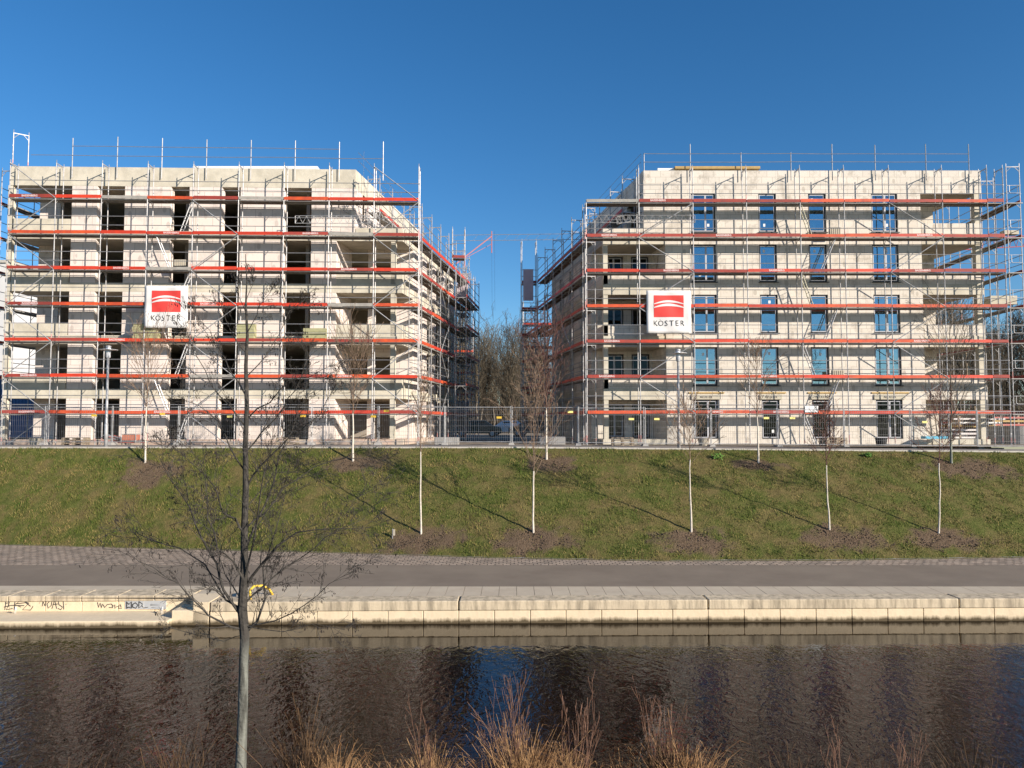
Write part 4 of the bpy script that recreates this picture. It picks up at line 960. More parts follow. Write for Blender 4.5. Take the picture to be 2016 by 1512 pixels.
# ---- foreground alder
def alder_mat():
    m = mat('alder bark, lichen grey low and dark above', (.035, .032, .028), .9, var=(.075, .068, .058), scale=9, bump=.7, bscale=24, spec=.15)
    t = m.node_tree; N = t.nodes; L = t.links; b = N['Principled BSDF']; prev = b.inputs['Base Color'].links[0].from_socket
    g = N.new('ShaderNodeNewGeometry'); mp = N.new('ShaderNodeMapping'); mp.inputs['Scale'].default_value = (9, 9, 1.6); L.new(g.outputs['Position'], mp.inputs[0])
    n = N.new('ShaderNodeTexNoise'); n.inputs['Scale'].default_value = 1.6; n.inputs['Detail'].default_value = 7; L.new(mp.outputs[0], n.inputs['Vector'])
    sp = N.new('ShaderNodeSeparateXYZ'); L.new(g.outputs['Position'], sp.inputs[0])
    ma = N.new('ShaderNodeMath'); ma.operation = 'MULTIPLY_ADD'; L.new(n.outputs[0], ma.inputs[0]); ma.inputs[1].default_value = .9; L.new(sp.outputs[2], ma.inputs[2])
    mr = N.new('ShaderNodeMapRange'); mr.inputs[1].default_value = -1.55; mr.inputs[2].default_value = -1.15; mr.inputs[3].default_value = 1; mr.inputs[4].default_value = 0; L.new(ma.outputs[0], mr.inputs[0])
    r = N.new('ShaderNodeValToRGB'); r.color_ramp.elements[0].position = .38; r.color_ramp.elements[1].position = .62; r.color_ramp.elements[0].color = (.07, .07, .06, 1); r.color_ramp.elements[1].color = (.19, .195, .165, 1); L.new(n.outputs[0], r.inputs[0])
    mx = N.new('ShaderNodeMixRGB'); L.new(mr.outputs[0], mx.inputs[0]); L.new(prev, mx.inputs[1]); L.new(r.outputs[0], mx.inputs[2]); L.new(mx.outputs[0], b.inputs['Base Color']); return m
M['alder'] = alder_mat()
ft = thing('alder_tree', 'bare dark alder tree with grey lower trunk standing in front of the canal water', 'tree', (0, 10.6, -4.25))
B0 = Vector((0, 10.6, -4.25)); YF = 10.6
def fp(px, py, dy=0): return W(px, py, YF + dy) - B0
rr = random.Random(77)
tr = [(470, 1640), (474, 1512), (478, 1400), (480, 1300), (482, 1255)]
up_ = [(482, 1255), (477, 1200), (481, 1120), (481, 1050), (484, 960), (483, 880), (486, 800), (484, 720), (487, 660), (484, 600), (486, 550), (483, 500)]
b = MB(); b.tube([fp(*q) for q in tr], [.085, .074, .066, .062, .062], 12); b.build('trunk', M['alder'], ft, True)
b = MB(); b.tube([fp(*q) for q in up_], [.064, .066, .052, .048, .042, .036, .031, .026, .02, .014, .009, .004], 9); ub = b
tips = []; spec = dict(n=[5, 5, 3], len=[.42, .55, .5], ang=[.6, .65, .7], up=[.15, .1, .1], wob=.10, start=.25, rmin=.0022)
limbs = [ # start, waypoints..., depth drift
 ([(478,1240),(430,1225),(392,1195),(350,1150),(300,1120),(250,1085)], -.6, .022), ([(480,1250),(510,1222),(520,1180),(518,1120),(545,1040),(562,960)], .5, .026),
 ([(479,1215),(440,1160),(425,1110),(395,1060),(375,1000),(340,945),(312,900)], .4, .026), ([(484,1160),(520,1110),(545,1075),(585,1050),(650,1040),(735,1038)], -.5, .026),
 ([(481,1190),(520,1150),(560,1120),(615,1080),(670,1040),(720,1020)], .6, .02), ([(482,1235),(540,1225),(600,1190),(650,1150),(700,1125)], -.3, .016),
 ([(476,1200),(445,1180),(400,1110),(350,1080),(290,1060),(262,1040)], .8, .02), ([(481,1150),(460,1105),(430,1080),(410,1020),(405,960),(400,900)], -.7, .02),
 ([(483,1090),(510,1020),(535,960),(550,900),(575,850),(590,800)], .5, .022), ([(481,1055),(462,1020),(440,1010),(425,960),(380,915),(330,870)], -.5, .02),
 ([(484,1040),(520,1010),(560,960),(620,920),(680,900),(735,905)], .5, .017), ([(484,960),(515,915),(550,880),(590,850),(630,815),(655,770)], -.4, .018),
 ([(483,930),(455,880),(430,830),(390,800),(350,780)], .5, .015), ([(484,890),(520,850),(560,800),(580,770),(600,720),(607,690)], .3, .016),
 ([(485,840),(455,800),(420,760),(385,700),(370,660)], -.4, .015), ([(486,820),(530,790),(570,750),(610,740),(650,720)], -.5, .014),
 ([(485,780),(455,730),(435,690),(410,650),(385,620)], .4, .013), ([(486,740),(520,700),(550,660),(570,610),(600,590)], .4, .012),
 ([(485,700),(460,660),(440,620),(425,590)], -.3, .010), ([(486,660),(505,620),(520,590),(540,560)], -.2, .009), ([(485,620),(470,580),(462,545)], .2, .008),
 ([(484,600),(498,560),(502,530)], .1, .007), ([(482,1245),(470,1170),(440,1130),(420,1060),(390,1010)], 1.0, .018), ([(483,1140),(500,1060),(510,980),(530,900),(540,840)], -.9, .02),
 ([(482,1000),(520,960),(540,930),(600,930),(690,985),(740,960)], .9, .010), ([(480,1250),(440,1262),(390,1250),(330,1235)], .4, .008), ([(480,1230),(560,1245),(620,1225),(680,1240)], -.2, .009)]
for wp, dd, r in limbs:
    n = len(wp); pts = [fp(x + rr.uniform(-2, 2), y, dd * (i / (n - 1)) ** 1.0) for i, (x, y) in enumerate(wp)]
    fine = []
    for i in range(n - 1):
        for s in (0, .5): fine.append(pts[i].lerp(pts[i + 1], s) + Vector((rr.gauss(0, .01), rr.gauss(0, .02), rr.gauss(0, .01))))
    fine.append(pts[-1]); m_ = len(fine)
    rs = [max(.78 * r * (1 - .85 * i / (m_ - 1)), .003) for i in range(m_)]
    ub.tube(fine, rs, 6, cap=False); tips.append(fine[-1])
    Ltot = sum((fine[i + 1] - fine[i]).length for i in range(m_ - 1))
    for i in range(2, m_):
        for q in range(2 if i < m_ - 1 else 4):
            d0 = (fine[i] - fine[i - 1]).normalized(); q0 = fine[i - 1].lerp(fine[i], rr.random())
            grow(ub, q0, rot_dir(d0, rr.uniform(.35, .9), rr.uniform(0, 6.28)), Ltot * rr.uniform(.12, .30), rs[i] * .5, 1, rr, spec, tips)
ub.build('crown', M['alder'], ft)
b = MB()
for tp in tips:
    if rr.random() > .17: continue
    for q in range(rr.randint(1, 4)):
        o = Vector((rr.gauss(0, .022), rr.gauss(0, .022), rr.uniform(-.03, .0))); s = rr.uniform(.6, 1.1); L = rr.uniform(.012, .035)
        c = tp + o; b.tube([c, c + Vector((0, 0, -L * .3)), c + Vector((.004, 0, -L)), c + Vector((.004, 0, -L * 1.25))], [.0015, .0055 * s, .005 * s, .001], 5)
b.build('cones', M['catkin'], ft)
# ---- wood behind the gap
far = dict(n=[7, 4], len=[.5, .5], ang=[.5, .6], up=[.45, .3, .2], wob=.09, start=.15, rmin=.014)
farm = []
for s, (h, th, cr, nb, mt_, mc_) in enumerate([(14, 4, 2.6, 34, 'twig_grey', 'twig_far'), (11, 2, 3.2, 38, 'bark_dark', 'twig_far_dark'), (15, 5, 2.2, 30, 'twig_grey', 'twig_far'), (8, .8, 3.0, 44, 'twig_far', 'twig_far')]):
    tm, cm_, _ = tree_meshes(100 + s, h, th, cr, .17, nb, far, M[mt_], M[mc_], 0, rnd_prof, .55, .12); farm.append((tm, cm_, h))
rr = random.Random(4)
spots = []
for k in range(48):
    y = rr.uniform(84, 118); x = rr.uniform(-.085, .045) * y; spots.append((x, y, (0, 2, 1, 3, 3)[k % 5]))
for k in range(34):
    y = rr.uniform(82, 118); x = rr.uniform(.55, .70) * y; spots.append((x, y, (0, 2, 1, 3, 3)[k % 5]))
def qual(u, y, gap):
    lo, hi = (-.085, .045) if gap else (.55, .70); f = (u - lo) / (hi - lo)
    return ['far left', 'left', 'left of middle', 'right of middle', 'right', 'far right'][min(5, int(f * 6))] + (', front row' if y < 96 else (', middle row' if y < 108 else ', back row'))
KIND = ['tall pale bare tree', 'broad dark bare tree', 'slim tall bare tree', 'low bushy bare tree']
used_lab = set()
for x, y, v in spots:
    gap = x < 20
    for q_ in range(4):
        if (KIND[v], gap, qual(x / y, y, gap)) not in used_lab: break
        v = (v + 1) % 4
    else: continue
    used_lab.add((KIND[v], gap, qual(x / y, y, gap)))
    s = rr.uniform(.8, 1.15) * (.80 if gap else .92)
    lab = KIND[v] + (' in the building gap' if gap else ' behind the end scaffold')
    lab += ', ' + qual(x / y, y, gap)
    t = thing('bare_tree', lab, 'tree', (x, y, 0), rr.uniform(0, 6.28), KIND[v] + (' at the gap' if gap else ' at the right'))
    t.scale = (s, s, s * rr.uniform(.85, 1.1)); link('trunk', farm[v][0], t); link('crown', farm[v][1], t)
# understorey as one mass
b = MB()
for k in range(9000):
    x = rr.uniform(-14, 10) if k < 4500 else rr.uniform(46, 100); y = rr.uniform(92, 120); h = rr.uniform(1, 5.5)
    p = Vector((x, y, rr.uniform(0, 1))); q = p + Vector((rr.gauss(0, .9), rr.gauss(0, .5), h)); b.tube([p, p.lerp(q, .5) + Vector((rr.gauss(0, .2), 0, 0)), q], [.05, .035, .012], 3, cap=False)
b.build('undergrowth', M['twig_far_dark'], kind='stuff', label='dark brown tangled undergrowth under the far bare trees', cat='undergrowth')

# ================================================================== FENCE
fx = [1007 - 131 * k for k in range(8, -1, -1)] + [1138 + 131 * k for k in range(8)]
YFN = 40.1
def fence_meshes(w_):
    fr = MB(); r = .021
    fr.tube([(.03, 0, .1), (.03, 0, 2.05)], r, 6); fr.tube([(w_ - .03, 0, .1), (w_ - .03, 0, 2.05)], r, 6)
    fr.tube([(.03, 0, 1.98), (w_ - .03, 0, 1.98)], r * .9, 6); fr.tube([(.03, 0, .16), (w_ - .03, 0, .16)], r * .9, 6)
    fr.box(-.06, .05, -.03, .03, 1.45, 1.52)
    ms = MB(); n = int(w_ / .10)
    for i in range(1, n): x = w_ * i / n; ms.box(x - .0028, x + .0028, -.003, .003, .17, 1.97)
    for z in (.4, .7, 1.0, 1.3, 1.6, 1.85): ms.box(.05, w_ - .05, -.007, -.003, z - .003, z + .003)
    ft_ = MB(); ft_.add([(-.16, -.34, 0), (.16, -.34, 0), (.16, .34, 0), (-.16, .34, 0), (-.12, -.31, .13), (.12, -.31, .13), (.12, .31, .13), (-.12, .31, .13)],
        [(3,2,1,0),(4,5,6,7),(0,1,5,4),(1,2,6,5),(2,3,7,6),(3,0,4,7)])
    return fr.mesh('frame', M['galv']), ms.mesh('wire_mesh', M['galv_thin']), ft_.mesh('foot_block', M['ring'])
ffr, fms, fft = fence_meshes(3.49)
where = ['cut off by the left picture edge', 'at the left loggia of the left building', 'just left of the left street lamp', 'behind the left street lamp beside the tube pile', 'right of the young tree under the left banner', 'behind the dark alder trunk',
 'right of the alder trunk', 'behind the white trunked tree of the left building', 'ending at the left building corner', 'closing the left half of the gap', 'closing the right half of the gap', 'in front of the left loggia of the right building',
 'behind the right street lamp', 'between the first and second window columns', 'in front of the third and fourth window columns', 'at the right loggia of the right building']
labels_px = [(185,818),(320,815),(452,820),(597,819),(735,820),(761,809),(983,822),(1123,811),(1243,825),(1293,825),(1509,823),(1560,823),(1820,831)]
for i, (a, c) in enumerate(zip(fx, fx[1:])):
    p = W(a, 838, YFN); q = W(c, 838, YFN); z = zs((p.x + q.x) / 2) + .02
    t = thing('fence_panel', 'mesh site fence panel ' + where[i], 'fence panel', (p.x, YFN + .03 * (i % 2), z), 0, 'site fence panels along the street')
    link('frame', ffr, t); link('wire_mesh', fms, t); link('foot_block', fft, t)
    for lx, ly in labels_px:
        if a < lx <= c:
            g = W(lx, ly, YFN); b = MB(); b.box(-.14, .14, -.012, -.008, -.055, .055); b.build('label_plate', M['pale_yellow'] if lx > 1000 or lx in (452,) else M['yellow'], t, loc=(g.x - p.x, -.01, g.z - z))

# ================================================================== STREET LAMPS
def lamp(label, px, py, ptop):
    Y = 36.75; p = W(px, py, Y); p.z = zs(p.x) + .02; q = W(px, ptop, Y); h = q.z - p.z
    t = thing('street_lamp', label, 'street lamp', p, 0, 'street lamps on the embankment edge')
    b = MB(); b.lathe((0, 0, 0), [(.085, -.1), (.085, 1.1), (.06, 1.15), (.055, h - .62)], 12); b.build('pole', M['galv'], t, True)
    b = MB(); b.lathe((0, 0, 0), [(.06, h - .62), (.11, h - .58), (.115, h - .12), (.10, h - .10)], 14); b.build('lantern', M['lamp_glass'], t, True)
    b = MB(); b.lathe((0, 0, 0), [(.125, h - .10), (.13, h - .03), (.05, h)], 14); b.build('cap', M['galv'], t, True)
    b = MB(); b.lathe((0, 0, 0), [(.13, h - .2), (.43, h - .22), (.43, h - .205), (.13, h - .18)], 24); b.build('reflector_disc', M['alu'], t)
M['lamp_glass'] = mat('frosted lantern glass', (.55, .57, .60), .25, .2)
lamp('slim grey street lamp with disc head before the left building', 208, 885, 680)
lamp('slim grey street lamp with disc head before the right building', 1337, 888, 687)

# ================================================================== SMALL THINGS
def simple(name, label, cat, boxes, m, Y=None, group=None, bev=.01):
    b = MB(); 
    for bx in boxes: b.box(*bx)
    o = b.build(name, m); mod = o.modifiers.new('bevel', 'BEVEL'); mod.width = bev; mod.segments = 2
    return props(o, label, cat, group)
def pxbox(px0, py0, px1, py1, Y, dep):
    a = W(px0, py1, Y); c = W(px1, py0, Y); return (a.x, c.x, Y, Y + dep, a.z, c.z)
simple('concrete_barrier', 'pale concrete block barrier at the left foot of the gap fence', 'barrier', [pxbox(855, 861, 903, 876, 40.6, .6)], M['ring'], bev=.03)
simple('concrete_barrier', 'grey concrete block barrier in shade on the right of the gap', 'barrier', [pxbox(1062, 860, 1113, 876, 42.0, .6)], M['ring'], bev=.03)
def stack(label, px0, py0, px1, py1, Y, dep, m, n, group=None, name='insulation_stack', cat='stack'):
    x0, x1, y0, y1, z0, z1 = pxbox(px0, py0, px1, py1, Y, dep); b = MB(); r_ = random.Random(int(px0)); t = thing(name, label, cat, (x0, y0, z0), 0, group)
    for i in range(n):
        d = r_.uniform(-.04, .04); q = (z1 - z0) / n; bb = MB(); bb.box(d, x1 - x0 + d * .5, 0, dep, q * i + .006, q * (i + 1) - .003); o = bb.build('board', m, t)
    return t
g_ = 'yellow green insulation stacks on the left scaffold'
stack('yellow green insulation boards stacked left below the left banner', 261, 637, 310, 666, 42.05, .45, M['wool'], 5, g_)
stack('yellow green insulation boards stacked on the deck behind the alder top', 464, 637, 500, 666, 42.2, .45, M['wool'], 5, g_)
stack('lower yellow green insulation stack right of the alder at the loggia', 596, 646, 640, 666, 42.4, .45, M['wool'], 3, g_)
stack('cream block pack on the top right end scaffold, left of its neighbour', 1977, 453, 1989, 461, 43.3, .4, M['cream_pack'], 2, 'packs on the end scaffold', 'block_pack')
stack('cream block pack on the top right end scaffold, right of its neighbour', 1991, 453, 2006, 461, 43.3, .4, M['cream_pack'], 2, 'packs on the end scaffold', 'block_pack')
stack('large pile of cream blocks on the middle deck of the end scaffold', 1950, 582, 2002, 599, 44.4, .6, M['cream_pack'], 2, 'packs on the end scaffold', 'block_pack')
stack('white insulation slabs lying along the roof edge of the left building', 380, 327, 625, 337, 46.2, 1.2, M['foam'], 2)
stack('short white insulation slab at the left roof corner of the right building', 1294, 331, 1336, 338, 44.1, 1.0, M['foam'], 1)
stack('yellow shuttering beams laid on the roof edge of the right building', 1330, 327, 1497, 332, 43.8, .5, M['timber'], 2, name='beam_stack')
simple('plastic_sheet', 'bright light blue sheet lying at the right loggia door', 'sheet', [pxbox(1822, 859, 1866, 864, 42.9, .5)], M['blue_sheet'])
simple('insulation_board', 'long pinkish white board lying by the kerb at the right, left of its twin', 'board', [pxbox(1838, 883, 1905, 888, 40.6, .5)], M['white_bag'], group='pale boards by the fence')
simple('insulation_board', 'long pinkish white board lying by the kerb at the right edge', 'board', [pxbox(1935, 882, 1977, 888, 40.6, .5)], M['white_bag'], group='pale boards by the fence')
simple('panel', 'white panel leaning on the first deck left of the narrow window', 'panel', [pxbox(1585, 799, 1611, 812, 42.6, .05)], M['foam'])
for lab, bx in (('beige hatch panel standing open on the fourth deck of the left scaffold', (342, 511, 366, 524, 42.4)), ('ribbed grey hatch panel on the fifth deck of the right scaffold', (1632, 448, 1655, 461, 43.2)),
                ('ribbed grey hatch panel on the second deck of the right scaffold', (1637, 729, 1662, 742, 43.2))):
    x0, x1, y0, y1, z0, z1 = pxbox(*bx, .04); b = MB(); b.box(x0, x1, y0, y1, z0, z1)
    for i in range(6): xx = x0 + (x1 - x0) * (i + .5) / 6; b.box(xx - .015, xx + .015, y0 - .02, y0 - .003, z0 + .02, z1 - .02)
    props(b.build('hatch_panel', M['slab']), lab, 'panel', 'hatch panels')
# scaffold tube pile and crate by the fence
rr = random.Random(8); t = thing('tube_pile', 'loose pile of scaffold tubes lying behind the left street lamp', 'pile', W(238, 872, 41.6))
for i in range(16):
    L = rr.uniform(.5, 1.0); a = rr.uniform(-.5, .5); zz = rr.uniform(.03, .5); b = MB(); x = rr.uniform(-.3, .4)
    b.tube([(x - L, rr.uniform(-.3, .3), max(.02, zz - L * .3 * math.sin(a))), (x + L, rr.uniform(-.3, .3), max(.02, zz - .35 + L * .3 * math.sin(a)))], .024, 5); b.build('tube', M['galv'] if i % 3 else M['red_paint'], t)
c = W(258, 871, 41.5); t = thing('pallet_cage', 'small steel cage pallet beside the tube pile', 'cage', c)
b = MB()
for x in (-.4, .4):
    for y in (-.3, .3): b.tube([(x, y, 0), (x, y, .8)], .02, 4)
for z in (.1, .45, .8): b.tube([(-.4, -.3, z), (.4, -.3, z), (.4, .3, z), (-.4, .3, z)], .015, 4, closed=True)
b.build('frame', M['galv'], t); b = MB(); b.box(-.36, .36, -.26, .26, .12, .42); b.build('load', M['orange_box'], t)
# right side storage: rings, formwork
for lab, px, Y, r in (('wide concrete shaft ring, left one of the two at the right picture edge', 1968, 45.5, .75), ('wide concrete shaft ring, right one of the two at the right picture edge', 2004, 44.8, .8)):
    c = W(px, 872, Y); b = MB(); n = 28
    b.lathe((c.x, c.y, 0), [(r, 0), (r, .48), (r - .03, .5), (r, .52), (r, 1.05), (r - .12, 1.05), (r - .12, .2)], n); props(b.build('shaft_ring', M['ring'], smooth=False), lab, 'concrete ring', 'concrete shaft rings')
fw = [('stacked white and red formwork panels behind the right end scaffold', 1905, 47.5, 'orange_box', .0), ('stack of yellow shuttering beams on trestles at the far right', 1965, 47.0, 'timber', .3), ('low stack of pale boards under the right loggia end', 1915, 45.9, 'white_bag', 0)]
for lab, px, Y, mm, z0 in fw:
    c = W(px, 860, Y); t = thing('material_stack', lab, 'stack', (c.x, Y, 0), 0, 'building material stored at the right'); r_ = random.Random(px)
    for i in range(7):
        q = r_.uniform(.06, .12); z = z0 + .22 * i; b = MB(); wd = r_.uniform(1.3, 1.9); xo = r_.uniform(-.2, .2); b.box(xo - wd, xo + wd, -.5, .5, z + .1, z + .1 + q); b.build('layer', M[r_.choice([mm, mm, 'timber', 'foam', 'red_paint'])], t)
        for xx in (-1, 1): bb = MB(); bb.box(xx - .05, xx + .05, -.45, .45, z + .1 + q + .002, z + .318); bb.build('spacer', M['timber_grey'], t)
    for xx in (-1, 1): bb = MB(); bb.box(xx - .06, xx + .06, -.45, .45, 0, z0 + .098); bb.build('spacer', M['timber_grey'], t)
# props inside the right loggias
for k, (px, y0, y1, dx) in enumerate([(1846, 862, 790, -9), (1890, 862, 790, -7), (1905, 740, 694, -3), (1203, 548, 485, -10), (1290, 548, 482, 9), (1846, 742, 700, 4), (1925, 862, 800, -6)]):
    Y = 44.9; a = W(px, y0, Y); c = W(px + dx, y1, Y); b = MB(); b.tube([a, c], .035, 5)
    props(b.build('shoring_prop', M['timber_grey']), ['leaning timber prop in the right ground floor loggia, left one', 'leaning timber prop in the right ground floor loggia, middle one', 'leaning timber prop in the right first floor loggia, right one', 'leaning timber prop at the left of the upper left loggia of the right building',
        'leaning timber prop at the right of the upper left loggia of the right building', 'leaning timber prop in the right first floor loggia, left one', 'leaning timber prop in the right ground floor loggia, right one'][k], 'prop', 'leaning timber props')
# tower crane jib at the right
A = W(1893, 492, 80); t = thing('crane', 'red and grey tower crane jib reaching in from the right edge behind the end scaffold', 'crane', (A.x, 80, 0))
b = MB(); girder(b, (0, 0, A.z), (16, 0, A.z + .9), 1.1, 22, .05); b.build('jib', M['red_paint'], t)
b = MB()
for x, y in ((15.4, -.6), (16.6, -.6), (16.6, .6), (15.4, .6)): b.tube([(x, y, 0), (x, y, A.z + 6)], .08, 4)
for i in range(24): z = i * (A.z + 4) / 24; b.tube([(15.4, -.6, z), (16.6, -.6, z + 1)], .04, 4); b.tube([(15.4, .6, z), (16.6, .6, z + 1)], .04, 4)
b.build('mast', M['galv'], t)
# far left: white building and blue container
t = thing('far_building', 'tall white rendered building far behind the left loggias', 'building', (-68, 84, 0))
b = MB(); b.box(-12, 12.2, 0, 14, 0, 19.0); b.build('wall', M['far_white'], t)
for k in range(6):
    for i in range(5):
        b = MB(); b.box(-10.5 + 4.6 * i, -9.3 + 4.6 * i, -.03, .02, 1 + 3 * k, 2.7 + 3 * k); b.build('window', M['dark_frame'], t)
b = MB(); b.box(-12.2, 12.4, -.2, 14.2, 19.004, 19.3); b.build('roof', M['kerb'], t)
t = thing('container', 'blue steel site container behind the ground floor left loggia', 'container', (-39.5, 60, 0))
b = MB(); b.box(-3, 3, 0, 2.4, .1, 5.0)
for i in range(24): b.box(-2.95 + .25 * i, -2.83 + .25 * i, -.04, -.003, .3, 4.8)
b.build('body', M['blue_box'], t)
# cars in the gap
def car(label, px, Y, m, rz=0):
    c = W(px, 850, Y); t = thing('parked_car', label, 'car', (c.x, Y, 0), rz, 'cars parked behind the gap fence')
    prof = [(-2.1, .35), (-2.12, .75), (-1.9, .92), (-1.35, .98), (-.75, 1.42), (.65, 1.46), (1.35, 1.0), (2.0, .85), (2.12, .6), (2.08, .32)]
    b = MB(); n = len(prof); vs = []
    for y, ins in ((-.86, 0), (.86, 0)):
        vs += [(x, y * (.82 if z > 1.1 else 1), z) for x, z in prof]
    b.add(vs, [tuple(range(n)), tuple(range(2 * n - 1, n - 1, -1))] + [(i, n + i, n + (i + 1) % n, (i + 1) % n) for i in range(n)])
    o = b.build('body', m, t); mod = o.modifiers.new('b', 'BEVEL'); mod.width = .06; mod.segments = 2
    b = MB(); b.box(-.62, -.02, -.79, -.74, 1.02, 1.33); b.box(.06, .66, -.79, -.74, 1.02, 1.33); b.build('side_window', M['dark_frame'], t)
    for x in (-1.3, 1.3):
        for y in (-.88, .70):
            b = MB(); b.tube([(x, y, .32), (x, y + .18, .32)], .32, 16); w_ = b.build('wheel', M['tyre'], t)
            b = MB(); b.tube([(x, y - .01, .32), (x, y + .02, .32)], .18, 12); b.build('rim', M['alu'], w_)
car('dark green car parked left behind the gap fence', 940, 66, M['car_dark']); car('white car parked in the middle of the gap', 1004, 74, M['car_white']); car('grey car parked on the right of the gap', 1048, 68, M['car_grey'])
# gulls on the ledge
for lab, px, py in (('small white gull with grey wings standing on the ledge at the far left', 30, 1211), ('small white gull standing on the ledge below the grey graffiti panel', 318, 1209)):
    p = W(px, py, 22.3); p.z = -4.27; b = MB()
    prof = [(-.17, .16, .012), (-.10, .165, .035), (-.02, .17, .05), (.06, .19, .048), (.11, .23, .03), (.13, .27, .027), (.15, .285, .03), (.18, .28, .018), (.22, .27, .004)]
    b.tube([(x * .55, -x * .8, z) for x, z, r in prof], [r for x, z, r in prof], 8)
    for s in (-.02, .02): b.tube([(s, .0, .0), (s, .0, .14)], .005, 4)
    g = b.build('gull', M['gull_white'], loc=p, smooth=True); g.scale = (.75, .75, .75); props(g, lab, 'gull', 'gulls on the ledge')
    b = MB(); b.tube([(-.10 * .55 + .04, .09, .17), (0.035, -.0, .185), (.06, -.05, .20)], [.008, .035, .012], 6); b.build('wing', M['gull_grey'], g, True)
# yellow ladder hoop at the quay edge
b = MB(); P = [W(493, 1180, 22.0), W(492, 1162, 22.15), W(500, 1154, 22.35), W(516, 1153, 22.6), W(530, 1160, 22.75), W(537, 1171, 22.8)]
b.tube(P, .036, 8); props(b.build('ladder_hoop', M['yellow'], smooth=True), 'bent yellow pipe hoop on the quay edge behind the alder trunk', 'hoop')
# marker post
p = on_slope(773, 1062); t = thing('marker_post', 'short grey marker post with small box beside the slender young tree', 'post', p)
b = MB(); b.box(-.015, .015, -.015, .015, -.1, .38); b.build('post', M['galv'], t); b = MB(); b.box(.016, .09, -.03, .03, .12, .36); b.build('box', M['slab'], t)
# site clutter behind the fence
for lab, px, Y, kind in (('yellow brown pallet stack by the second pier of the left building', 150, 41.3, 0), ('small pallet stack at the foot of the wall right of the alder', 565, 41.4, 0), ('pallet stack left of the right street lamp', 1225, 41.5, 0), ('grey mortar tub under the first window column', 1385, 41.4, 1), ('black mortar tub at the foot of the fourth window column', 1735, 41.3, 1), ('grey mortar tub at the left loggia', 70, 41.3, 1), ('pallet stack under the third window column', 1640, 41.4, 0)):
    c = W(px, 872, Y); r_ = random.Random(px)
    if kind == 0:
        t = thing('pallet_stack', lab, 'pallets', (c.x, Y, 0), r_.uniform(-.3, .3), 'pallet stacks behind the fence')
        for i in range(r_.randint(2, 4)):
            b = MB(); z = i * .15
            for q in range(5): b.box(-.58 + .24 * q, -.44 + .24 * q + .05, -.4, .4, z + .122, z + .144)
            for yy in (-.38, -.05, .28):
                b.box(-.6, .6, yy, yy + .1, z, z + .02)
                for xx in (-.6, -.07, .46): b.box(xx, xx + .14, yy, yy + .1, z + .022, z + .12)
            b.build('pallet', M['timber_grey'], t, loc=(r_.uniform(-.04, .04), 0, 0))
    else:
        b = MB(); b.lathe((0, 0, 0), [(.24, 0), (.31, .38), (.33, .39), (.33, .41), (.29, .40), (.22, .06)], 18); props(b.build('mortar_tub', M['tyre'] if 'black' in lab else M['slab'], loc=(c.x, Y, 0)), lab, 'tub', 'mortar tubs behind the fence')
# litter and green weeds
for lab, px, py, s in (('leafy green weed at the top of the slope right of the right lamp', 1413, 905, .30), ('small green weed at the slope top below the third window column', 1708, 900, .2)):
    p = on_slope(px, py); b = MB(); r_ = random.Random(px)
    for i in range(90):
        a = r_.uniform(0, 6.28); q = r_.uniform(.03, s); z = r_.uniform(0, s * .9); c = Vector((math.cos(a) * q, math.sin(a) * q, z)); d = Vector((r_.gauss(0, 1), r_.gauss(0, 1), r_.gauss(0, .6))).normalized() * .06; e = d.orthogonal().normalized() * .03
        b.add([c - d, c + e, c + d, c - e], [(0, 1, 2, 3)])
    props(b.build('weed', M['green'], loc=p), lab, 'weed', 'green weeds')
# ================================================================== FOREGROUND
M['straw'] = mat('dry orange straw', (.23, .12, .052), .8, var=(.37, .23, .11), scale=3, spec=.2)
M['straw_dark'] = mat('brown stems and shaded straw', (.045, .028, .017), .85, var=(.11, .065, .032), scale=3, spec=.2)  # brown reeds; its darkness also paints the shade on the lower right tangles
M['shrub'] = mat('red brown shrub twigs', (.13, .065, .04), .8, var=(.24, .13, .08), scale=5)
def clump(label, px, ptop, wpx, Y, n, m, seed, hv=.5):
    r_ = random.Random(seed); c = W(px, 1500, Y); zt = W(px, ptop, Y).z; z0 = -4.2; n = int(n * (1.7 if m is M['straw'] else 1)); H_ = (zt - z0) * .92; wd = wpx / F * Y / 2; b = MB()
    for i in range(n):
        x = r_.gauss(0, wd * .5); y = r_.gauss(0, .28); fan = x / max(wd, .1); h = H_ * r_.uniform(hv, 1.0) * (1 - .28 * min(1.3, abs(fan)))
        lx = fan * .22 + r_.gauss(0, .24); ly = r_.gauss(0, .2); dr = r_.random() * .8
        p0 = Vector((x * .7, y * .7, 0)); p1 = Vector((x * .7 + lx * h * .45, y + ly * h * .4, h * .6)); p2 = Vector((x * .7 + lx * h * 1.0, y + ly * h, h * (1 - dr * .3))); p3 = p2 + Vector((lx * .35 + r_.gauss(0, .08), ly * .2, -dr * .35 * h * .6 + .02))
        w_ = r_.uniform(.003, .006); a = r_.uniform(0, 3.14); s = Vector((math.cos(a), math.sin(a), 0)) * w_
        b.add([p0 - s, p0 + s, p1 - s * .9, p1 + s * .9, p2 - s * .6, p2 + s * .6, p3], [(0, 1, 3, 2), (2, 3, 5, 4), (4, 5, 6)])
    o = b.build('straw_clump', m, loc=(c.x, Y, z0)); return props(o, label, 'dry grass', 'dry grass clumps on the near bank')
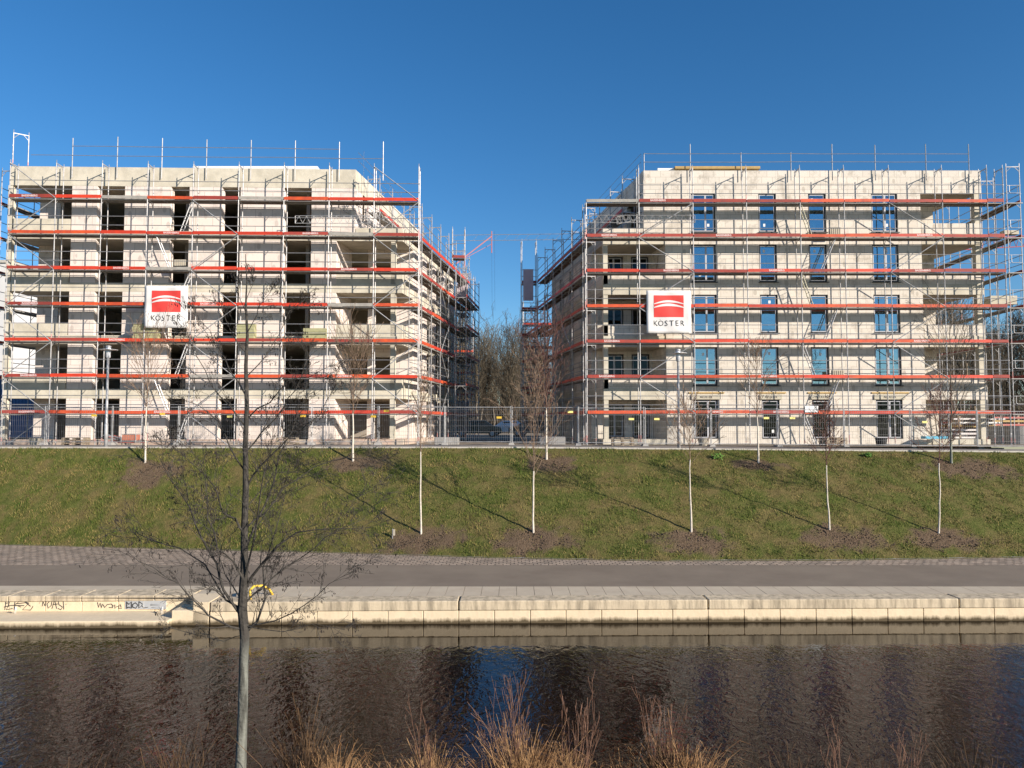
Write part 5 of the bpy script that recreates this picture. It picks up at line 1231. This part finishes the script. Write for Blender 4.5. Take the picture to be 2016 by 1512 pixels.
CL = [('bushy straw clump under the tall twigs in the centre of the bank', 1025, 1405, 190, 10.7, 900, 'straw'), ('straw clump just right of the central clump', 1125, 1455, 110, 10.8, 420, 'straw'),
 ('straw clump at the right end of the bright bank grass', 1350, 1428, 150, 10.7, 620, 'straw'), ('straw clump left of the central one, with thin stems', 850, 1450, 120, 10.7, 460, 'straw'), ('straw clump beside the tall brown stems right of the alder', 655, 1448, 130, 10.7, 560, 'straw'),
 ('low straw tuft between two taller clumps, right of the alder stems', 755, 1474, 120, 10.6, 340, 'straw'), ('low straw tuft left of the central clump', 930, 1486, 110, 10.5, 260, 'straw'), ('low straw tuft left of the rightmost bright clump', 1240, 1478, 130, 10.6, 340, 'straw'),
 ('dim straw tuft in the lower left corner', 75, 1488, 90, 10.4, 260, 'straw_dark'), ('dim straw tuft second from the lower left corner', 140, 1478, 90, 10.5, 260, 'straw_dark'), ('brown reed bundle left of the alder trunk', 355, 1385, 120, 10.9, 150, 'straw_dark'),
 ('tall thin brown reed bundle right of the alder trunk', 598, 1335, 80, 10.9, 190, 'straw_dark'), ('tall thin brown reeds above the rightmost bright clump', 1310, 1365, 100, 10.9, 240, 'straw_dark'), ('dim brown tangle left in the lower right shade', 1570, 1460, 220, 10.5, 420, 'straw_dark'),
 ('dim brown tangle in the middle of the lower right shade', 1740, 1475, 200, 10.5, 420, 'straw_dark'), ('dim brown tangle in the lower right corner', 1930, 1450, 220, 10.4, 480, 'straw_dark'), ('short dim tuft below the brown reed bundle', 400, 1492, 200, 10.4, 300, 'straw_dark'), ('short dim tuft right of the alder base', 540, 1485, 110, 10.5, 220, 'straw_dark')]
for i, (lab, px, pt, wp, Y, n, m) in enumerate(CL): clump(lab, px, pt, wp, Y, n, M[m], 50 + i, hv=.35 if m == 'straw' else .5)
shr = dict(n=[4, 3], len=[.5, .5], ang=[.3, .35], up=[.25, .25, .2], wob=.06, start=.25, rmin=.0022)
for i, (lab, px, pt, Y, ns, lean) in enumerate([('tall paired reddish twigs rising above the central clump', 1018, 1335, 10.8, 7, .04), ('slim upright twigs on the left of the central clump', 985, 1378, 10.8, 6, 0), ('pale bare twigs leaning left out of the central clump', 1010, 1425, 10.6, 5, -.75),
      ('thin bare shrub right of the central clump', 1128, 1392, 10.8, 8, .02), ('thin leaning shrub above the straw clump left of centre', 835, 1395, 10.8, 5, -.08), ('sparse bare shrub standing in the right hand shade', 1790, 1400, 10.8, 5, .15), ('thin bare shrub over the rightmost bright clump', 1290, 1362, 10.9, 8, .03), ('low bare shrub in the shade left of the corner', 1640, 1440, 10.7, 5, -.1)]):
    r_ = random.Random(300 + i); c = W(px, 1500, Y); zt = W(px, pt, Y).z; h = zt + 4.2; b = MB(); tp = []
    for k in range(ns):
        d = Vector((lean + r_.gauss(0, .09), r_.gauss(0, .12), 1)).normalized(); grow(b, Vector((r_.gauss(0, .05) - lean * .8, r_.gauss(0, .05), 0)), d, h * r_.uniform(.65, 1.02), .008, 0, r_, shr, tp)
    props(b.build('bare_shrub', M['shrub'] if lean > -.5 else M['straw'], loc=(c.x, Y, -4.2)), lab, 'shrub', 'bare shrubs on the near bank')
